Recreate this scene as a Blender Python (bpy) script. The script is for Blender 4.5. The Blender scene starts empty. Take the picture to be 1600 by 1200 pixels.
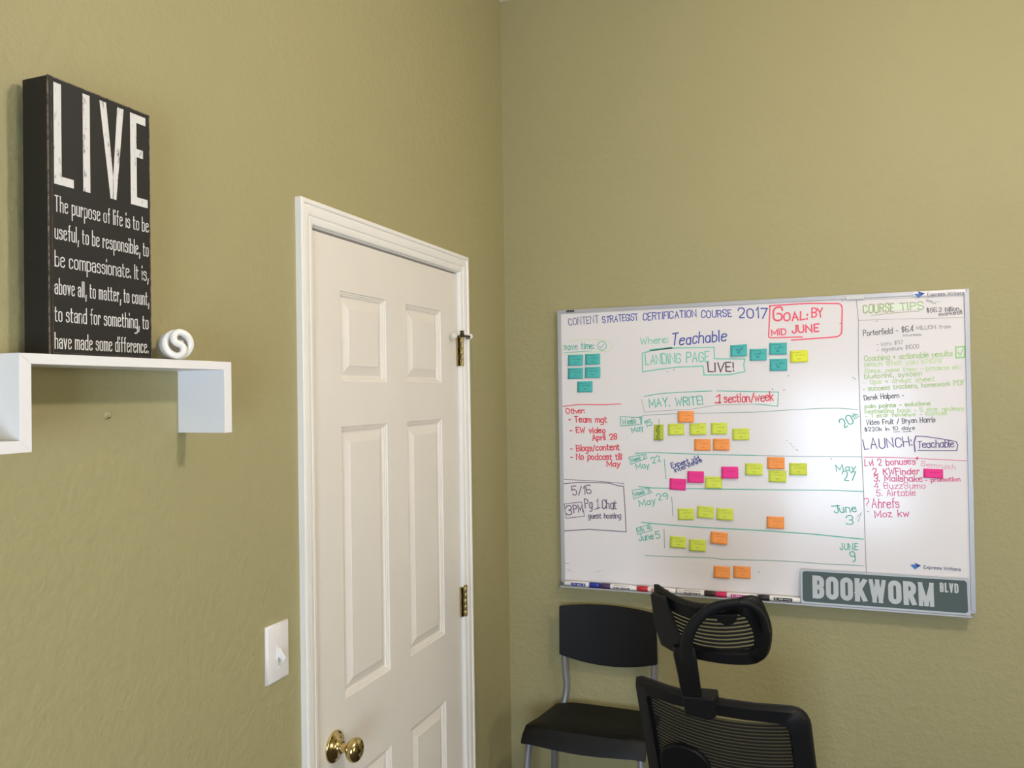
import bpy, math, random
from mathutils import Vector, Matrix
C = bpy.context.scene.collection
S = bpy.context.scene
PI = math.pi

# ------------------------------------------------------------------ camera
FPX = 1264.75; YAW = .365675; PITCH = .0110376; ROLL = .0149239
CAM = Vector((1.0233, -2.6153, 1.6811))
fw = Vector((-math.sin(YAW)*math.cos(PITCH), math.cos(YAW)*math.cos(PITCH), math.sin(PITCH)))
rt = fw.cross(Vector((0, 0, 1))).normalized(); dn = fw.cross(rt)
R2 = rt*math.cos(ROLL)+dn*math.sin(ROLL); D2 = -rt*math.sin(ROLL)+dn*math.cos(ROLL)
cd = bpy.data.cameras.new('camera'); cam = bpy.data.objects.new('camera', cd); C.objects.link(cam)
cd.sensor_width = 36; cd.lens = FPX/1600*36; cd.clip_start = .02
m = Matrix((R2, -D2, -fw)).transposed().to_4x4(); m.translation = CAM
cam.matrix_world = m
S.camera = cam

# ------------------------------------------------------------------ world, light, exposure
w = bpy.data.worlds.new('sky'); S.world = w; w.use_nodes = True
bg = w.node_tree.nodes['Background']
bg.inputs[0].default_value = (.60, .78, 1.0, 1); bg.inputs[1].default_value = .4
S.view_settings.view_transform = 'Standard'; S.view_settings.look = 'None'
S.view_settings.exposure = 0.03; S.view_settings.gamma = 1; S.view_settings.use_curve_mapping = False
RX, BY, CZ = 4.2, -4.0, 3.045            # right wall, rear wall, ceiling
WIN = (.75, 1.65, .60, 1.75)             # rear window x0 x1 z0 z1
LAMP = Vector((1.64, -1.5, 2.55)); LAMP_E = 375.0
def area(name, loc, rot, sx, sy, e, col):
    l = bpy.data.lights.new(name, 'AREA'); l.shape = 'RECTANGLE'; l.size = sx; l.size_y = sy; l.energy = e; l.color = col
    o = bpy.data.objects.new(name, l); C.objects.link(o); o.location = loc; o.rotation_euler = rot; return o
area('window_daylight', ((WIN[0]+WIN[1])/2, BY-.16, (WIN[2]+WIN[3])/2), (-PI/2, 0, PI), WIN[1]-WIN[0]-.06, WIN[3]-WIN[2]-.06, 62, (.64, .79, 1.0))
W2 = (-3.3, -1.7, 1.05, 2.3)               # right-wall opening added for fill light, y0 y1 z0 z1
area('side_fill_light', (RX+.16, (W2[0]+W2[1])/2, (W2[2]+W2[3])/2), (0, PI/2, 0), W2[3]-W2[2]-.06, W2[1]-W2[0]-.06, 37, (1.0, .95, .80))  # unseen area light added to fill the left wall

# ------------------------------------------------------------------ materials
def lin(c):
    return tuple((v/255/12.92 if v/255 <= .04045 else ((v/255+.055)/1.055)**2.4) for v in c)
MATS = {}
def mat(name, rgb, rough=.6, metal=0, bump=0, bscale=100, var=0, vscale=8, coat=0, spec=.5, alpha=1, emit=0):
    if name in MATS: return MATS[name]
    m = bpy.data.materials.new(name); m.use_nodes = True; nt = m.node_tree; b = nt.nodes['Principled BSDF']
    c = lin(rgb)
    b.inputs['Base Color'].default_value = (*c, 1); b.inputs['Roughness'].default_value = rough
    b.inputs['Metallic'].default_value = metal; b.inputs['Coat Weight'].default_value = coat
    b.inputs['Specular IOR Level'].default_value = spec; b.inputs['Alpha'].default_value = alpha
    b.inputs['Coat Roughness'].default_value = .12
    if emit: b.inputs['Emission Color'].default_value = (*c, 1); b.inputs['Emission Strength'].default_value = emit
    tc = nt.nodes.new('ShaderNodeTexCoord')
    n = nt.nodes.new('ShaderNodeTexNoise'); n.inputs['Scale'].default_value = vscale; n.inputs['Detail'].default_value = 4
    nt.links.new(tc.outputs['Object'], n.inputs['Vector'])
    mx = nt.nodes.new('ShaderNodeMix'); mx.data_type = 'RGBA'
    v = var if var else .03
    mx.inputs['A'].default_value = (*[x*(1-v) for x in c], 1); mx.inputs['B'].default_value = (*[min(1, x*(1+v)) for x in c], 1)
    nt.links.new(n.outputs['Fac'], mx.inputs['Factor']); nt.links.new(mx.outputs['Result'], b.inputs['Base Color'])
    if bump:
        n2 = nt.nodes.new('ShaderNodeTexNoise'); n2.inputs['Scale'].default_value = bscale; n2.inputs['Detail'].default_value = 3
        nt.links.new(tc.outputs['Object'], n2.inputs['Vector'])
        bp = nt.nodes.new('ShaderNodeBump'); bp.inputs['Strength'].default_value = bump; bp.inputs['Distance'].default_value = .004
        nt.links.new(n2.outputs['Fac'], bp.inputs['Height']); nt.links.new(bp.outputs['Normal'], b.inputs['Normal'])
    MATS[name] = m; return m

def worn(name, rgb, rgb2, lo, hi, scale=60, rough=.7, stretch=(1, 1, 1)):
    m = mat(name, rgb, rough); nt = m.node_tree; b = nt.nodes['Principled BSDF']
    tc = [n for n in nt.nodes if n.type == 'TEX_COORD'][0]
    mp = nt.nodes.new('ShaderNodeMapping'); mp.inputs['Scale'].default_value = stretch
    n = nt.nodes.new('ShaderNodeTexNoise'); n.inputs['Scale'].default_value = scale; n.inputs['Detail'].default_value = 8; n.inputs['Roughness'].default_value = .7
    r = nt.nodes.new('ShaderNodeMapRange'); r.inputs['From Min'].default_value = lo; r.inputs['From Max'].default_value = hi
    mx = nt.nodes.new('ShaderNodeMix'); mx.data_type = 'RGBA'
    mx.inputs['A'].default_value = (*lin(rgb), 1); mx.inputs['B'].default_value = (*lin(rgb2), 1)
    nt.links.new(tc.outputs['Object'], mp.inputs['Vector']); nt.links.new(mp.outputs['Vector'], n.inputs['Vector'])
    nt.links.new(n.outputs['Fac'], r.inputs['Value']); nt.links.new(r.outputs['Result'], mx.inputs['Factor'])
    nt.links.new(mx.outputs['Result'], b.inputs['Base Color'])
    return m

M_WALL = mat('olive_wall_paint', (167, 159, 117), .6, bump=.35, bscale=95, var=.03, vscale=3, spec=.35)
nt = M_WALL.node_tree                      # orange-peel plaster: coarse blobs over fine grain
b = nt.nodes['Principled BSDF']; bp = [n for n in nt.nodes if n.type == 'BUMP'][0]; tc = [n for n in nt.nodes if n.type == 'TEX_COORD'][0]
n3 = nt.nodes.new('ShaderNodeTexNoise'); n3.inputs['Scale'].default_value = 38; n3.inputs['Detail'].default_value = 2
bp2 = nt.nodes.new('ShaderNodeBump'); bp2.inputs['Strength'].default_value = .35; bp2.inputs['Distance'].default_value = .006
nt.links.new(tc.outputs['Object'], n3.inputs['Vector']); nt.links.new(n3.outputs['Fac'], bp2.inputs['Height'])
nt.links.new(bp.outputs['Normal'], bp2.inputs['Normal']); nt.links.new(bp2.outputs['Normal'], b.inputs['Normal'])
M_CEIL = mat('ceiling_white', (235, 232, 222), .8, bump=.5, bscale=60)
M_CARPET = mat('brown_carpet', (78, 68, 58), .95, bump=1, bscale=300, var=.12, vscale=40)
M_TRIM = mat('white_trim_paint', (244, 241, 236), .38)
M_DOOR = mat('white_door_paint', (236, 230, 221), .45, bump=.06, bscale=200)
M_BRASS = mat('polished_brass', (206, 184, 128), .16, metal=1)
M_OLDBRASS = mat('antique_brass', (176, 156, 104), .32, metal=.75)
M_DKMETAL = mat('dark_bronze', (70, 60, 50), .4, metal=1)
M_WHITEP = mat('white_plastic', (238, 234, 232), .35)
M_RUBBER = mat('white_rubber', (232, 232, 226), .6)
M_SHELF = mat('white_shelf_laminate', (240, 238, 238), .4)
M_BLACKBOX = worn('black_painted_wood', (22, 20, 18), (46, 41, 37), .62, .85, 30, .6)
M_EDGE = worn('worn_wood_edge', (128, 112, 98), (52, 45, 39), .42, .6, 90)
M_LETTER = worn('worn_white_lettering', (222, 220, 218), (60, 56, 52), .56, .70, 120, .7, (1, 1, .35))
M_CFL = mat('cfl_glass', (242, 238, 230), .22, coat=.3)
M_ALU = mat('grey_aluminium', (184, 184, 188), .4, metal=.35)
M_BOARD = mat('whiteboard_enamel', (236, 231, 232), .17, var=.01, vscale=4, spec=.36)
M_STEEL = mat('grey_powdercoat_steel', (150, 150, 156), .35, metal=.5)
M_BLK = mat('black_plastic', (12, 12, 14), .5, bump=.1, bscale=400, spec=.3)
M_BLK2 = mat('black_moulded_plastic', (12, 12, 11), .48, bump=.15, bscale=500, spec=.3)
M_MESH = mat('black_mesh_fabric', (14, 14, 13), .8, bump=.4, bscale=600)
M_CHARC = mat('charcoal_plastic', (18, 18, 20), .55, spec=.3)
M_SHEER = mat('sheer_black_mesh', (18, 18, 16), .9, alpha=.68)
M_SHEER2 = mat('sheer_black_mesh_light', (18, 18, 16), .9, alpha=.32)

# ------------------------------------------------------------------ mesh helpers
class MB:
    def __init__(s): s.v = []; s.f = []
    def add(s, vs, fs):
        n = len(s.v); s.v += [Vector(v) for v in vs]; s.f += [tuple(i+n for i in f) for f in fs]; return s
    def box(s, x0, y0, z0, x1, y1, z1):
        return s.add([(x0,y0,z0),(x1,y0,z0),(x1,y1,z0),(x0,y1,z0),(x0,y0,z1),(x1,y0,z1),(x1,y1,z1),(x0,y1,z1)],
                     [(0,3,2,1),(4,5,6,7),(0,1,5,4),(1,2,6,5),(2,3,7,6),(3,0,4,7)])
    def loft(s, rings, cap=True, closed=True):
        n = len(rings[0]); k = len(s.v); s.v += [Vector(v) for r in rings for v in r]
        for i in range(len(rings)-1):
            for j in range(n if closed else n-1):
                a = k+i*n+j; b2 = k+i*n+(j+1) % n; s.f.append((a, b2, b2+n, a+n))
        if cap: s.f.append(tuple(k+j for j in reversed(range(n)))); s.f.append(tuple(k+(len(rings)-1)*n+j for j in range(n)))
        return s
    def tube(s, pts, r, n=12, cap=True):
        pts = [Vector(p) for p in pts]; rs = r if isinstance(r, (list, tuple)) else [r]*len(pts)
        rings = []; up = None
        for i, p in enumerate(pts):
            t = (pts[min(i+1, len(pts)-1)]-pts[max(i-1, 0)]).normalized()
            if up is None: up = t.orthogonal().normalized()
            up = (up-t*up.dot(t)).normalized(); q = t.cross(up)
            rings.append([p+(up*math.cos(2*PI*j/n)+q*math.sin(2*PI*j/n))*rs[i] for j in range(n)])
        return s.loft(rings, cap)
    def ribbonbar(s, pts, ws, up, th):
        """rectangular-section bar along pts: width ws in the plane across `up`, thickness th along up"""
        pts = [Vector(p) for p in pts]; rings = []
        for i, p in enumerate(pts):
            t = (pts[min(i+1, len(pts)-1)]-pts[max(i-1, 0)]).normalized(); q = t.cross(up).normalized(); h = ws[i]/2
            c = min(th*.35, h*.35)
            rings.append([p+q*a+up*b_ for a, b_ in ((-h, -th/2+c), (-h+c, -th/2), (h-c, -th/2), (h, -th/2+c), (h, th/2-c), (h-c, th/2), (-h+c, th/2), (-h, th/2-c))])
        return s.loft(rings)
    def lathe(s, prof, o, ax, n=28):
        o = Vector(o); ax = Vector(ax).normalized(); u = ax.orthogonal().normalized(); v = ax.cross(u)
        return s.loft([[o+ax*h+(u*math.cos(2*PI*j/n)+v*math.sin(2*PI*j/n))*max(r, 1e-5) for j in range(n)] for r, h in prof])

def obj(name, mb, ma, parent=None, bevel=0, smooth=False, seg=2, label=None, auto=None):
    me = bpy.data.meshes.new(name); org = ORG.get(parent.name, Vector()) if parent else Vector()
    if parent: me.from_pydata([v-org for v in mb.v], [], mb.f)
    else: me.from_pydata(mb.v, [], mb.f)
    me.update()
    import bmesh
    bm = bmesh.new(); bm.from_mesh(me); bmesh.ops.recalc_face_normals(bm, faces=bm.faces) if not FLAT[0] else None; bm.to_mesh(me); bm.free()
    me.materials.append(ma); o = bpy.data.objects.new(name, me); C.objects.link(o)
    if parent: o.parent = parent
    ORG[o.name] = org
    if smooth:
        for p in me.polygons: p.use_smooth = True
    if auto:
        for p in me.polygons: p.use_smooth = True
        me.set_sharp_from_angle(angle=math.radians(auto))
    if bevel:
        b = o.modifiers.new('bevel', 'BEVEL'); b.width = bevel; b.segments = seg; b.limit_method = 'ANGLE'; b.angle_limit = math.radians(35)
        b.harden_normals = True
        for p in me.polygons: p.use_smooth = True
    if label: o['label'] = label
    return o
ORG = {}; FLAT = [False]
def thing(name, loc, label=None, cat=None, group=None, kind=None):
    o = bpy.data.objects.new(name, None); C.objects.link(o); o.location = loc; o.empty_display_size = .05
    ORG[o.name] = Vector(loc)
    if label: o['label'] = label
    if cat: o['category'] = cat
    if group: o['group'] = group
    if kind: o['kind'] = kind
    return o
def tag(o, label, cat, group=None):
    o['label'] = label; o['category'] = cat
    if group: o['group'] = group
    return o
def struct(name, mb, ma, **k):
    o = obj(name, mb, ma, **k); o['kind'] = 'structure'; return o
# a photograph pixel as a point on a wall-parallel plane (measuring aid)
def ray(u, v): return fw*FPX+R2*(u-800)+D2*(v-600)
def onx(u, v, x): d = ray(u, v); return CAM+d*((x-CAM.x)/d.x)
def ony(u, v, y): d = ray(u, v); return CAM+d*((y-CAM.y)/d.y)

# ------------------------------------------------------------------ room shell
T = .14
DL, DR, DT = -1.147, -.390, 2.049         # casing inner edges
struct('wall_left', MB().box(-T, DR+.018, 0, 0, T, CZ).box(-T, BY-T, 0, 0, DL-.018, CZ).box(-T, DL-.018, DT+.018, 0, DR+.018, CZ), M_WALL)
struct('wall_front', MB().box(0, 0, 0, RX+T, T, CZ), M_WALL)
struct('wall_right', MB().box(RX, BY-T, 0, RX+T, W2[0], CZ).box(RX, W2[1], 0, RX+T, 0, CZ).box(RX, W2[0], 0, RX+T, W2[1], W2[2]).box(RX, W2[0], W2[3], RX+T, W2[1], CZ), M_WALL)
struct('wall_back', MB().box(0, BY-T, 0, WIN[0], BY, CZ).box(WIN[1], BY-T, 0, RX, BY, CZ).box(WIN[0], BY-T, 0, WIN[1], BY, WIN[2]).box(WIN[0], BY-T, WIN[3], WIN[1], BY, CZ), M_WALL)
struct('ceiling', MB().box(-T, BY-T, CZ, RX+T, T, CZ+.1), M_CEIL)
struct('floor', MB().box(-T, BY-T, -.1, RX+T, T, 0), M_CARPET)
def basebd(name, x0, y0, x1, y1): struct(name, MB().box(x0, y0, 0, x1, y1, .09), M_TRIM, bevel=.004)
basebd('baseboard_front', .014, -.014, RX, 0); basebd('baseboard_right', RX-.014, BY, RX, -.014)
basebd('baseboard_back', .014, BY, RX-.014, BY+.014)
b1 = MB().box(0, BY, 0, .014, DL-.052, .09).box(0, DR+.052, 0, .014, 0, .09); struct('baseboard_left', b1, M_TRIM, bevel=.004)
# rear window (behind the viewpoint)
wn = thing('window_1', ((WIN[0]+WIN[1])/2, BY-.07, WIN[2]), kind='structure')
x0, x1, z0, z1 = WIN; xm = (x0+x1)/2
f = MB().box(x0, BY-.1, z0, x0+.05, BY-.03, z1).box(x1-.05, BY-.1, z0, x1, BY-.03, z1).box(x0+.05, BY-.1, z0, x1-.05, BY-.03, z0+.05).box(x0+.05, BY-.1, z1-.05, x1-.05, BY-.03, z1).box(xm-.025, BY-.1, z0+.05, xm+.025, BY-.03, z1-.05)
obj('window_frame', f, M_TRIM, wn)
obj('window_sill', MB().box(x0-.05, BY-.03, z0-.03, x1+.05, BY+.05, z0), M_TRIM, wn, bevel=.004)

wn = thing('added_fill_window', (RX+.07, (W2[0]+W2[1])/2, W2[2]), kind='structure')  # made-up window, added to frame the side fill light
a_, b2_, z0, z1 = W2; ym = (a_+b2_)/2
obj('window_frame', MB().box(RX+.03, a_, z0, RX+.1, a_+.05, z1).box(RX+.03, b2_-.05, z0, RX+.1, b2_, z1).box(RX+.03, a_+.05, z0, RX+.1, b2_-.05, z0+.05).box(RX+.03, a_+.05, z1-.05, RX+.1, b2_-.05, z1).box(RX+.03, ym-.025, z0+.05, RX+.1, ym+.025, z1-.05), M_TRIM, wn)
obj('window_sill', MB().box(RX-.05, a_-.05, z0-.03, RX+.03, b2_+.05, z0), M_TRIM, wn, bevel=.004)

# ceiling lamp (out of frame, the warm light of the room)
lp = thing('ceiling_lamp', (LAMP.x, LAMP.y, CZ), 'warm globe lamp hanging from the middle of the ceiling', 'lamp')
obj('canopy', MB().lathe([(.001, 0), (.07, 0), (.065, -.02), (.02, -.035), (.001, -.035)], (LAMP.x, LAMP.y, CZ), (0, 0, 1)), M_OLDBRASS, lp, auto=40)
obj('rod', MB().tube([(LAMP.x, LAMP.y, CZ-.03), (LAMP.x, LAMP.y, LAMP.z+.11)], .008), M_OLDBRASS, lp, auto=40)
obj('lamp_holder', MB().lathe([(.001, .12), (.03, .12), (.034, .06), (.001, .055)], LAMP, (0, 0, 1)), M_OLDBRASS, lp, auto=40)
g = []
for i in range(13):
    a = PI*i/12; g.append((.055*math.sin(a), -.055*math.cos(a)))
mb_ = MB().lathe(g, LAMP, (0, 0, 1), 24)
ME = bpy.data.materials.new('lamp_glow'); ME.use_nodes = True; nt = ME.node_tree; nt.nodes.clear()
e = nt.nodes.new('ShaderNodeEmission'); e.inputs[0].default_value = (1, .88, .80, 1); e.inputs[1].default_value = LAMP_E
o_ = nt.nodes.new('ShaderNodeOutputMaterial'); nt.links.new(e.outputs[0], o_.inputs[0])
obj('lamp_globe', mb_, ME, lp, smooth=True)

# ------------------------------------------------------------------ door casing (trim_1)
tr = thing('trim_1', (0, (DL+DR)/2, 0), kind='structure')
yL, yR, zT = DL-.05, DR+.05, DT+.05
prof = [(0, 0), (0, .0145), (.0015, .016), (.009, .0165), (.0105, .0150), (.0118, .0118), (.0135, .0122), (.0155, .0140), (.024, .0135), (.0315, .0118), (.0335, .0080), (.0352, .0086), (.0375, .0106), (.043, .0098), (.048, .0085), (.05, .0065), (.05, 0)]
def piece(f0, f1):
    return MB().loft([[f0(t, h) for t, h in prof], [f1(t, h) for t, h in prof]])
obj('casing_board', piece(lambda t, h: (h, yL+t, 0), lambda t, h: (h, yL+t, zT-t)), M_TRIM, tr)
obj('casing_board', piece(lambda t, h: (h, yR-t, 0), lambda t, h: (h, yR-t, zT-t)), M_TRIM, tr)
obj('casing_board', piece(lambda t, h: (h, yL+t, zT-t), lambda t, h: (h, yR-t, zT-t)), M_TRIM, tr)
JL, JR, JT = DL+.003, DR-.003, DT-.003
obj('door_jamb', MB().box(-T, JL-.02, 0, 0, JL, JT+.02), M_TRIM, tr)
obj('door_jamb', MB().box(-T, JR, 0, 0, JR+.02, JT+.02), M_TRIM, tr)
obj('door_jamb', MB().box(-T, JL, JT, 0, JR, JT+.02), M_TRIM, tr)
obj('door_stop_strip', MB().box(-.055, JL, 0, -.041, JL+.012, JT).box(-.055, JR-.012, 0, -.041, JR, JT).box(-.055, JL+.012, JT-.012, -.041, JR-.012, JT), M_TRIM, tr)

# ------------------------------------------------------------------ door_1
SX = -.0025; SL, SR, ST, SB = JL+.003, JR-.003, 2.0405, .012
dr = thing('door_1', (SX, SR, 0), kind='structure')
cols = [(-1.029, -.820), (-.716, -.505)]
rows = [(1.712, 1.921), (.990, 1.609), (.225, .801)]
ys = [SL, *cols[0], *cols[1], SR]; zs = [SB, *rows[2], *rows[1], *rows[0], ST]
sl = MB()
for i in range(5):
    for j in range(7):
        if i in (1, 3) and j in (1, 3, 5): continue
        a, b_, c, d = ys[i], ys[i+1], zs[j], zs[j+1]
        sl.add([(SX, a, c), (SX, b_, c), (SX, b_, d), (SX, a, d)], [(0, 1, 2, 3)])
sl.add([(SX, SL, SB), (SX, SR, SB), (SX, SR, ST), (SX, SL, ST), (SX-.035, SL, SB), (SX-.035, SR, SB), (SX-.035, SR, ST), (SX-.035, SL, ST)],
       [(0, 4, 5, 1), (1, 5, 6, 2), (2, 6, 7, 3), (3, 7, 4, 0), (4, 7, 6, 5)])
obj('door_slab', sl, M_DOOR, dr)
steps = [(0, 0), (.0012, -.0028), (.005, -.0036), (.0055, -.0055), (.0095, -.0062), (.0105, -.0095), (.0135, -.0102), (.016, -.0102), (.037, -.0025), (.0385, -.0014)]
for (a, b_) in cols:
    for (c, d) in rows:
        rings = [[(SX+h, a+t, c+t), (SX+h, b_-t, c+t), (SX+h, b_-t, d-t), (SX+h, a+t, d-t)] for t, h in steps]
        q = MB().loft(rings, cap=False); n = len(q.v); q.f.append((n-4, n-3, n-2, n-1))
        obj('door_panel', q, M_DOOR, dr)
for zc in (1.8085, 1.056, .255):
    obj('hinge_dark_backing', MB().box(.0, -.3975, zc-.043, .0078, -.3935, zc+.043), M_DKMETAL, dr)  # dark box added so the gaps between hinge tabs look dark
    hg = obj('hinge', MB().box(SX-.001, -.4035, zc-.044, .0030, -.3975, zc+.044)
             .box(SX-.001, -.3975, zc-.044, .0085, -.3905, zc-.027).box(SX-.001, -.3975, zc-.009, .0085, -.3905, zc+.010).box(SX-.001, -.3975, zc+.027, .0085, -.3905, zc+.044), M_OLDBRASS, dr)
    for k in range(5):
        z_ = zc-.044+k*.0176
        obj('knuckle', MB().lathe([(.001, .0004), (.0048, .0004), (.0052, .0012), (.0052, .0164), (.0048, .0172), (.001, .0172)], (.0095, -.3855, z_), (0, 0, 1), 14), M_OLDBRASS, hg, auto=40)
    obj('hinge_pin', MB().lathe([(.001, 0), (.0062, 0), (.0066, .003), (.004, .005), (.001, .0055)], (.0095, -.3855, zc+.044), (0, 0, 1), 14), M_OLDBRASS, hg, auto=40)
zs_ = 1.858; pA, pB, pC, pD = onx(713, 525, .020), onx(722, 525.5, .016), onx(728, 525, .020), onx(734, 526, .022)
ds = obj('hinge_door_stop', MB().tube([pA, pB, pC, pD], .0026, 10).tube([pC, onx(729, 529, .022), onx(733, 529, .022), pD], .0018, 8)
         .lathe([(.001, -.004), (.0075, -.004), (.0075, .003), (.005, .006), (.005, .009), (.0065, .009), (.0065, .013), (.001, .013)], (.0100, -.3855, zs_), (0, 0, 1), 14), M_DKMETAL, dr, auto=40)
obj('rubber_tip', MB().lathe([(.001, 0), (.006, 0), (.0085, .004), (.0080, .010), (.001, .012)], onx(712.5, 525, .020), (-.45, -1, 0), 16), M_RUBBER, ds, auto=50)
obj('rubber_tip', MB().lathe([(.001, -.004), (.0075, -.004), (.0085, 0), (.0075, .005), (.001, .006)], onx(734.5, 525.5, .019), (-1, .5, 0), 16), M_RUBBER, ds, auto=50)
KC = (SX, -1.0735, .902)
kn = obj('door_knob', MB().lathe([(.001, .038), (.010, .038), (.017, .040), (.0235, .044), (.0262, .0495), (.0268, .054), (.0255, .0595), (.0205, .0645), (.012, .0675), (.001, .0685)], KC, (1, 0, 0), 40), M_BRASS, dr, smooth=True, label='polished brass door knob')
obj('rosette', MB().lathe([(.001, 0), (.0345, 0), (.0345, .003), (.0325, .005), (.029, .0055), (.027, .008), (.020, .0115), (.0145, .0150), (.0135, .020), (.001, .020)], KC, (1, 0, 0), 40), M_BRASS, kn, auto=50)
obj('knob_neck', MB().lathe([(.001, .018), (.0105, .018), (.0095, .026), (.0105, .034), (.013, .041), (.001, .041)], KC, (1, 0, 0), 30), M_BRASS, kn, auto=60)
obj('latch_plate', MB().box(SX-.003, SL-.0012, .873, SX+.0006, SL+.0016, .930), M_DKMETAL, dr)

# ------------------------------------------------------------------ light switch
sw = thing('light_switch', (0, -1.2766, 1.173), 'white toggle light switch plate on the olive wall left of the door', 'switch')
y0_, y1_, z0_, z1_ = -1.3115, -1.2418, 1.1165, 1.2300
obj('switch_plate', MB().loft([[(h, y0_+t, z0_+t), (h, y1_-t, z0_+t), (h, y1_-t, z1_-t), (h, y0_+t, z1_-t)] for t, h in ((0, 0), (0, .003), (.003, .0056), (.004, .006))]), M_WHITEP, sw, auto=60)
obj('toggle_collar', MB().box(.0055, -1.2825, 1.160, .0075, -1.2705, 1.186), M_WHITEP, sw, bevel=.0006)
obj('toggle', MB().loft([[(.007, -1.2805, 1.165), (.007, -1.2725, 1.165), (.007, -1.2725, 1.182), (.007, -1.2805, 1.182)], [(.020, -1.2795, 1.155), (.020, -1.2735, 1.155), (.022, -1.2735, 1.163), (.022, -1.2795, 1.163)]]), M_WHITEP, sw, bevel=.001)
for z_ in (1.1900, 1.1542): obj('embossed_mark', MB().box(.0058, -1.2790, z_-.0011, .0068, -1.2742, z_+.0011), mat('mark_shadow', (205, 200, 198), .5), sw)
for z_ in (1.2035, 1.1425):
    obj('screw', MB().lathe([(.001, .0055), (.0033, .0055), (.0028, .0072), (.001, .0076)], (0, -1.2766, z_), (1, 0, 0), 14), M_WHITEP, sw, auto=50)

# ------------------------------------------------------------------ wall shelf (stepped)
SD = .0985
sh = thing('wall_shelf', (0, -1.70, 1.735), 'white stepped zigzag wall shelf holding the black word sign', 'shelf')
def vert_board(a, b_, zlo, zhi, bl=None, br=None):  # board in the y-z plane with mitred ends
    return None
def pris(pts):                              # polygon in (y,z) extruded along x 0..SD
    return MB().loft([[(0.0, y, z) for y, z in pts], [(SD, y, z) for y, z in pts]])
tz, tb = 1.7400, 1.7265; hy = .0165
obj('top_board', pris([(-1.900, tz), (-1.8835, tb), (-1.533, tb), (-1.5155, tz)]), M_SHELF, sh, bevel=.0006)
obj('end_panel', pris([(-1.5155, tz), (-1.533, tb), (-1.533, 1.6220), (-1.5155, 1.6220)]), M_SHELF, sh, bevel=.0006)
obj('step_panel', pris([(-1.900, tz), (-1.8835, tb), (-1.8835, 1.6160), (-1.900, 1.6310)]), M_SHELF, sh, bevel=.0006)
obj('lower_board', pris([(-1.900, 1.6310), (-1.8835, 1.6160), (-2.26, 1.6160), (-2.245, 1.6310)]), M_SHELF, sh, bevel=.0006)
obj('far_panel', pris([(-2.245, 1.6310), (-2.26, 1.6160), (-2.26, 1.74), (-2.245, 1.74)]), M_SHELF, sh, bevel=.0006)

# wall anchor screw below the shelf
an = thing('wall_anchor', (0, -1.6795, 1.656), 'small bare wall anchor with a screw in the olive wall under the shelf', 'screw')
obj('anchor_collar', MB().lathe([(.001, 0), (.0058, 0), (.0052, .0022), (.0035, .003), (.001, .003)], (0, -1.6795, 1.656), (1, 0, 0), 18), mat('anchor_plastic', (176, 168, 138), .6), an, auto=50)
obj('screw_head', MB().lathe([(.001, .002), (.0030, .002), (.0028, .005), (.001, .0062)], (0, -1.6795, 1.6545), (1, .1, -.15), 14), M_OLDBRASS, an, auto=50)

# ------------------------------------------------------------------ stroke lettering
G = {
'A':(4,'002840|1333'),'B':(3.6,'0008|~08484404|~04444000'),'C':(3.6,'~4648080040 42'),'D':(3.8,'0800|~08484000'),'E':(3,'48080040|0434'),
'F':(3,'480800|0434'),'G':(3.9,'~46480800404424'),'H':(3.8,'0008|4048|0444'),'I':(0,'0008'),'J':(2.8,'~48400002'),'K':(3.6,'0008|4803|1540'),
'L':(2.8,'080040'),'M':(5,'0008224840'),'N':(4,'00084048'),'O':(4,'o00084840'),'P':(3.6,'0008|~08484404'),'Q':(4,'o00084840|2240'),
'R':(3.7,'0008|~08484404|2440'),'S':(3.5,'~4648080444400002'),'T':(3.6,'0848|2820'),'U':(3.8,'~08004048'),'V':(4,'082048'),'W':(5.4,'0810263048'),
'X':(3.8,'0840|4800'),'Y':(3.8,'082448|2420'),'Z':(3.6,'08480040'),
'0':(3.6,'o00084840'),'1':(1.2,'064840'),'2':(3.4,'~06084844 0040'),'3':(3.4,'~0608484424|~2444400001'),'4':(3.6,'380242|3830'),'5':(3.4,'480804|~0545400001'),
'6':(3.5,'~47480800404404'),'7':(3.3,'084810'),'8':(3.5,'o04084844|o00044440'),'9':(3.5,'~44040848 4020'),
'a':(3.1,'o00054540|4540'),'b':(3.1,'0800|o00054540'),'c':(2.8,'~4445050040 41'),'d':(3.1,'4840|o00054540'),'e':(3.1,'~034345050040 41'),
'f':(2,'~48382820'.replace('3828','28')+'|0545'),'g':(3.1,'o00054540|~454z0z'),'h':(3,'0800|~03054540'),'i':(0,'0500|0708'),'j':(1.2,'~454z0z|4748'),
'k':(2.8,'0800|4502|1340'),'l':(0,'0800'),'m':(4.8,'0500|~03052520|~23254540'),'n':(3,'0500|~03054540'),'o':(3.1,'o00054540'),
'p':(3.1,'050z|o00054540'),'q':(3.1,'454z|o00054540'),'r':(1.8,'0500|~0305454 4'.replace(' ','')),'s':(2.8,'~4445050343400001'),'t':(1.9,'~171040|0545'),
'u':(3,'~05004045|4540'),'v':(3,'052045'),'w':(4.4,'0510243045'),'x':(2.8,'0540|4500'),'y':(3,'0520|450z'),'z':(2.8,'05450040'),
'.':(0,'0001'),',':(.5,'410y'),':':(0,'0001|0405'),'!':(0,'0803|0001'),'-':(2,'0343'),'/':(2.4,'0x48'),'$':(3,'~4647070444410102|292x'),
'+':(2.4,'2125|0343'),'*':(2,'2528|0747|0648'),'?':(3,'~06084844 22|2120'),"'":(0,'0608'),
}
YM = {'x': -1, 'y': -2, 'z': -3}
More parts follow.
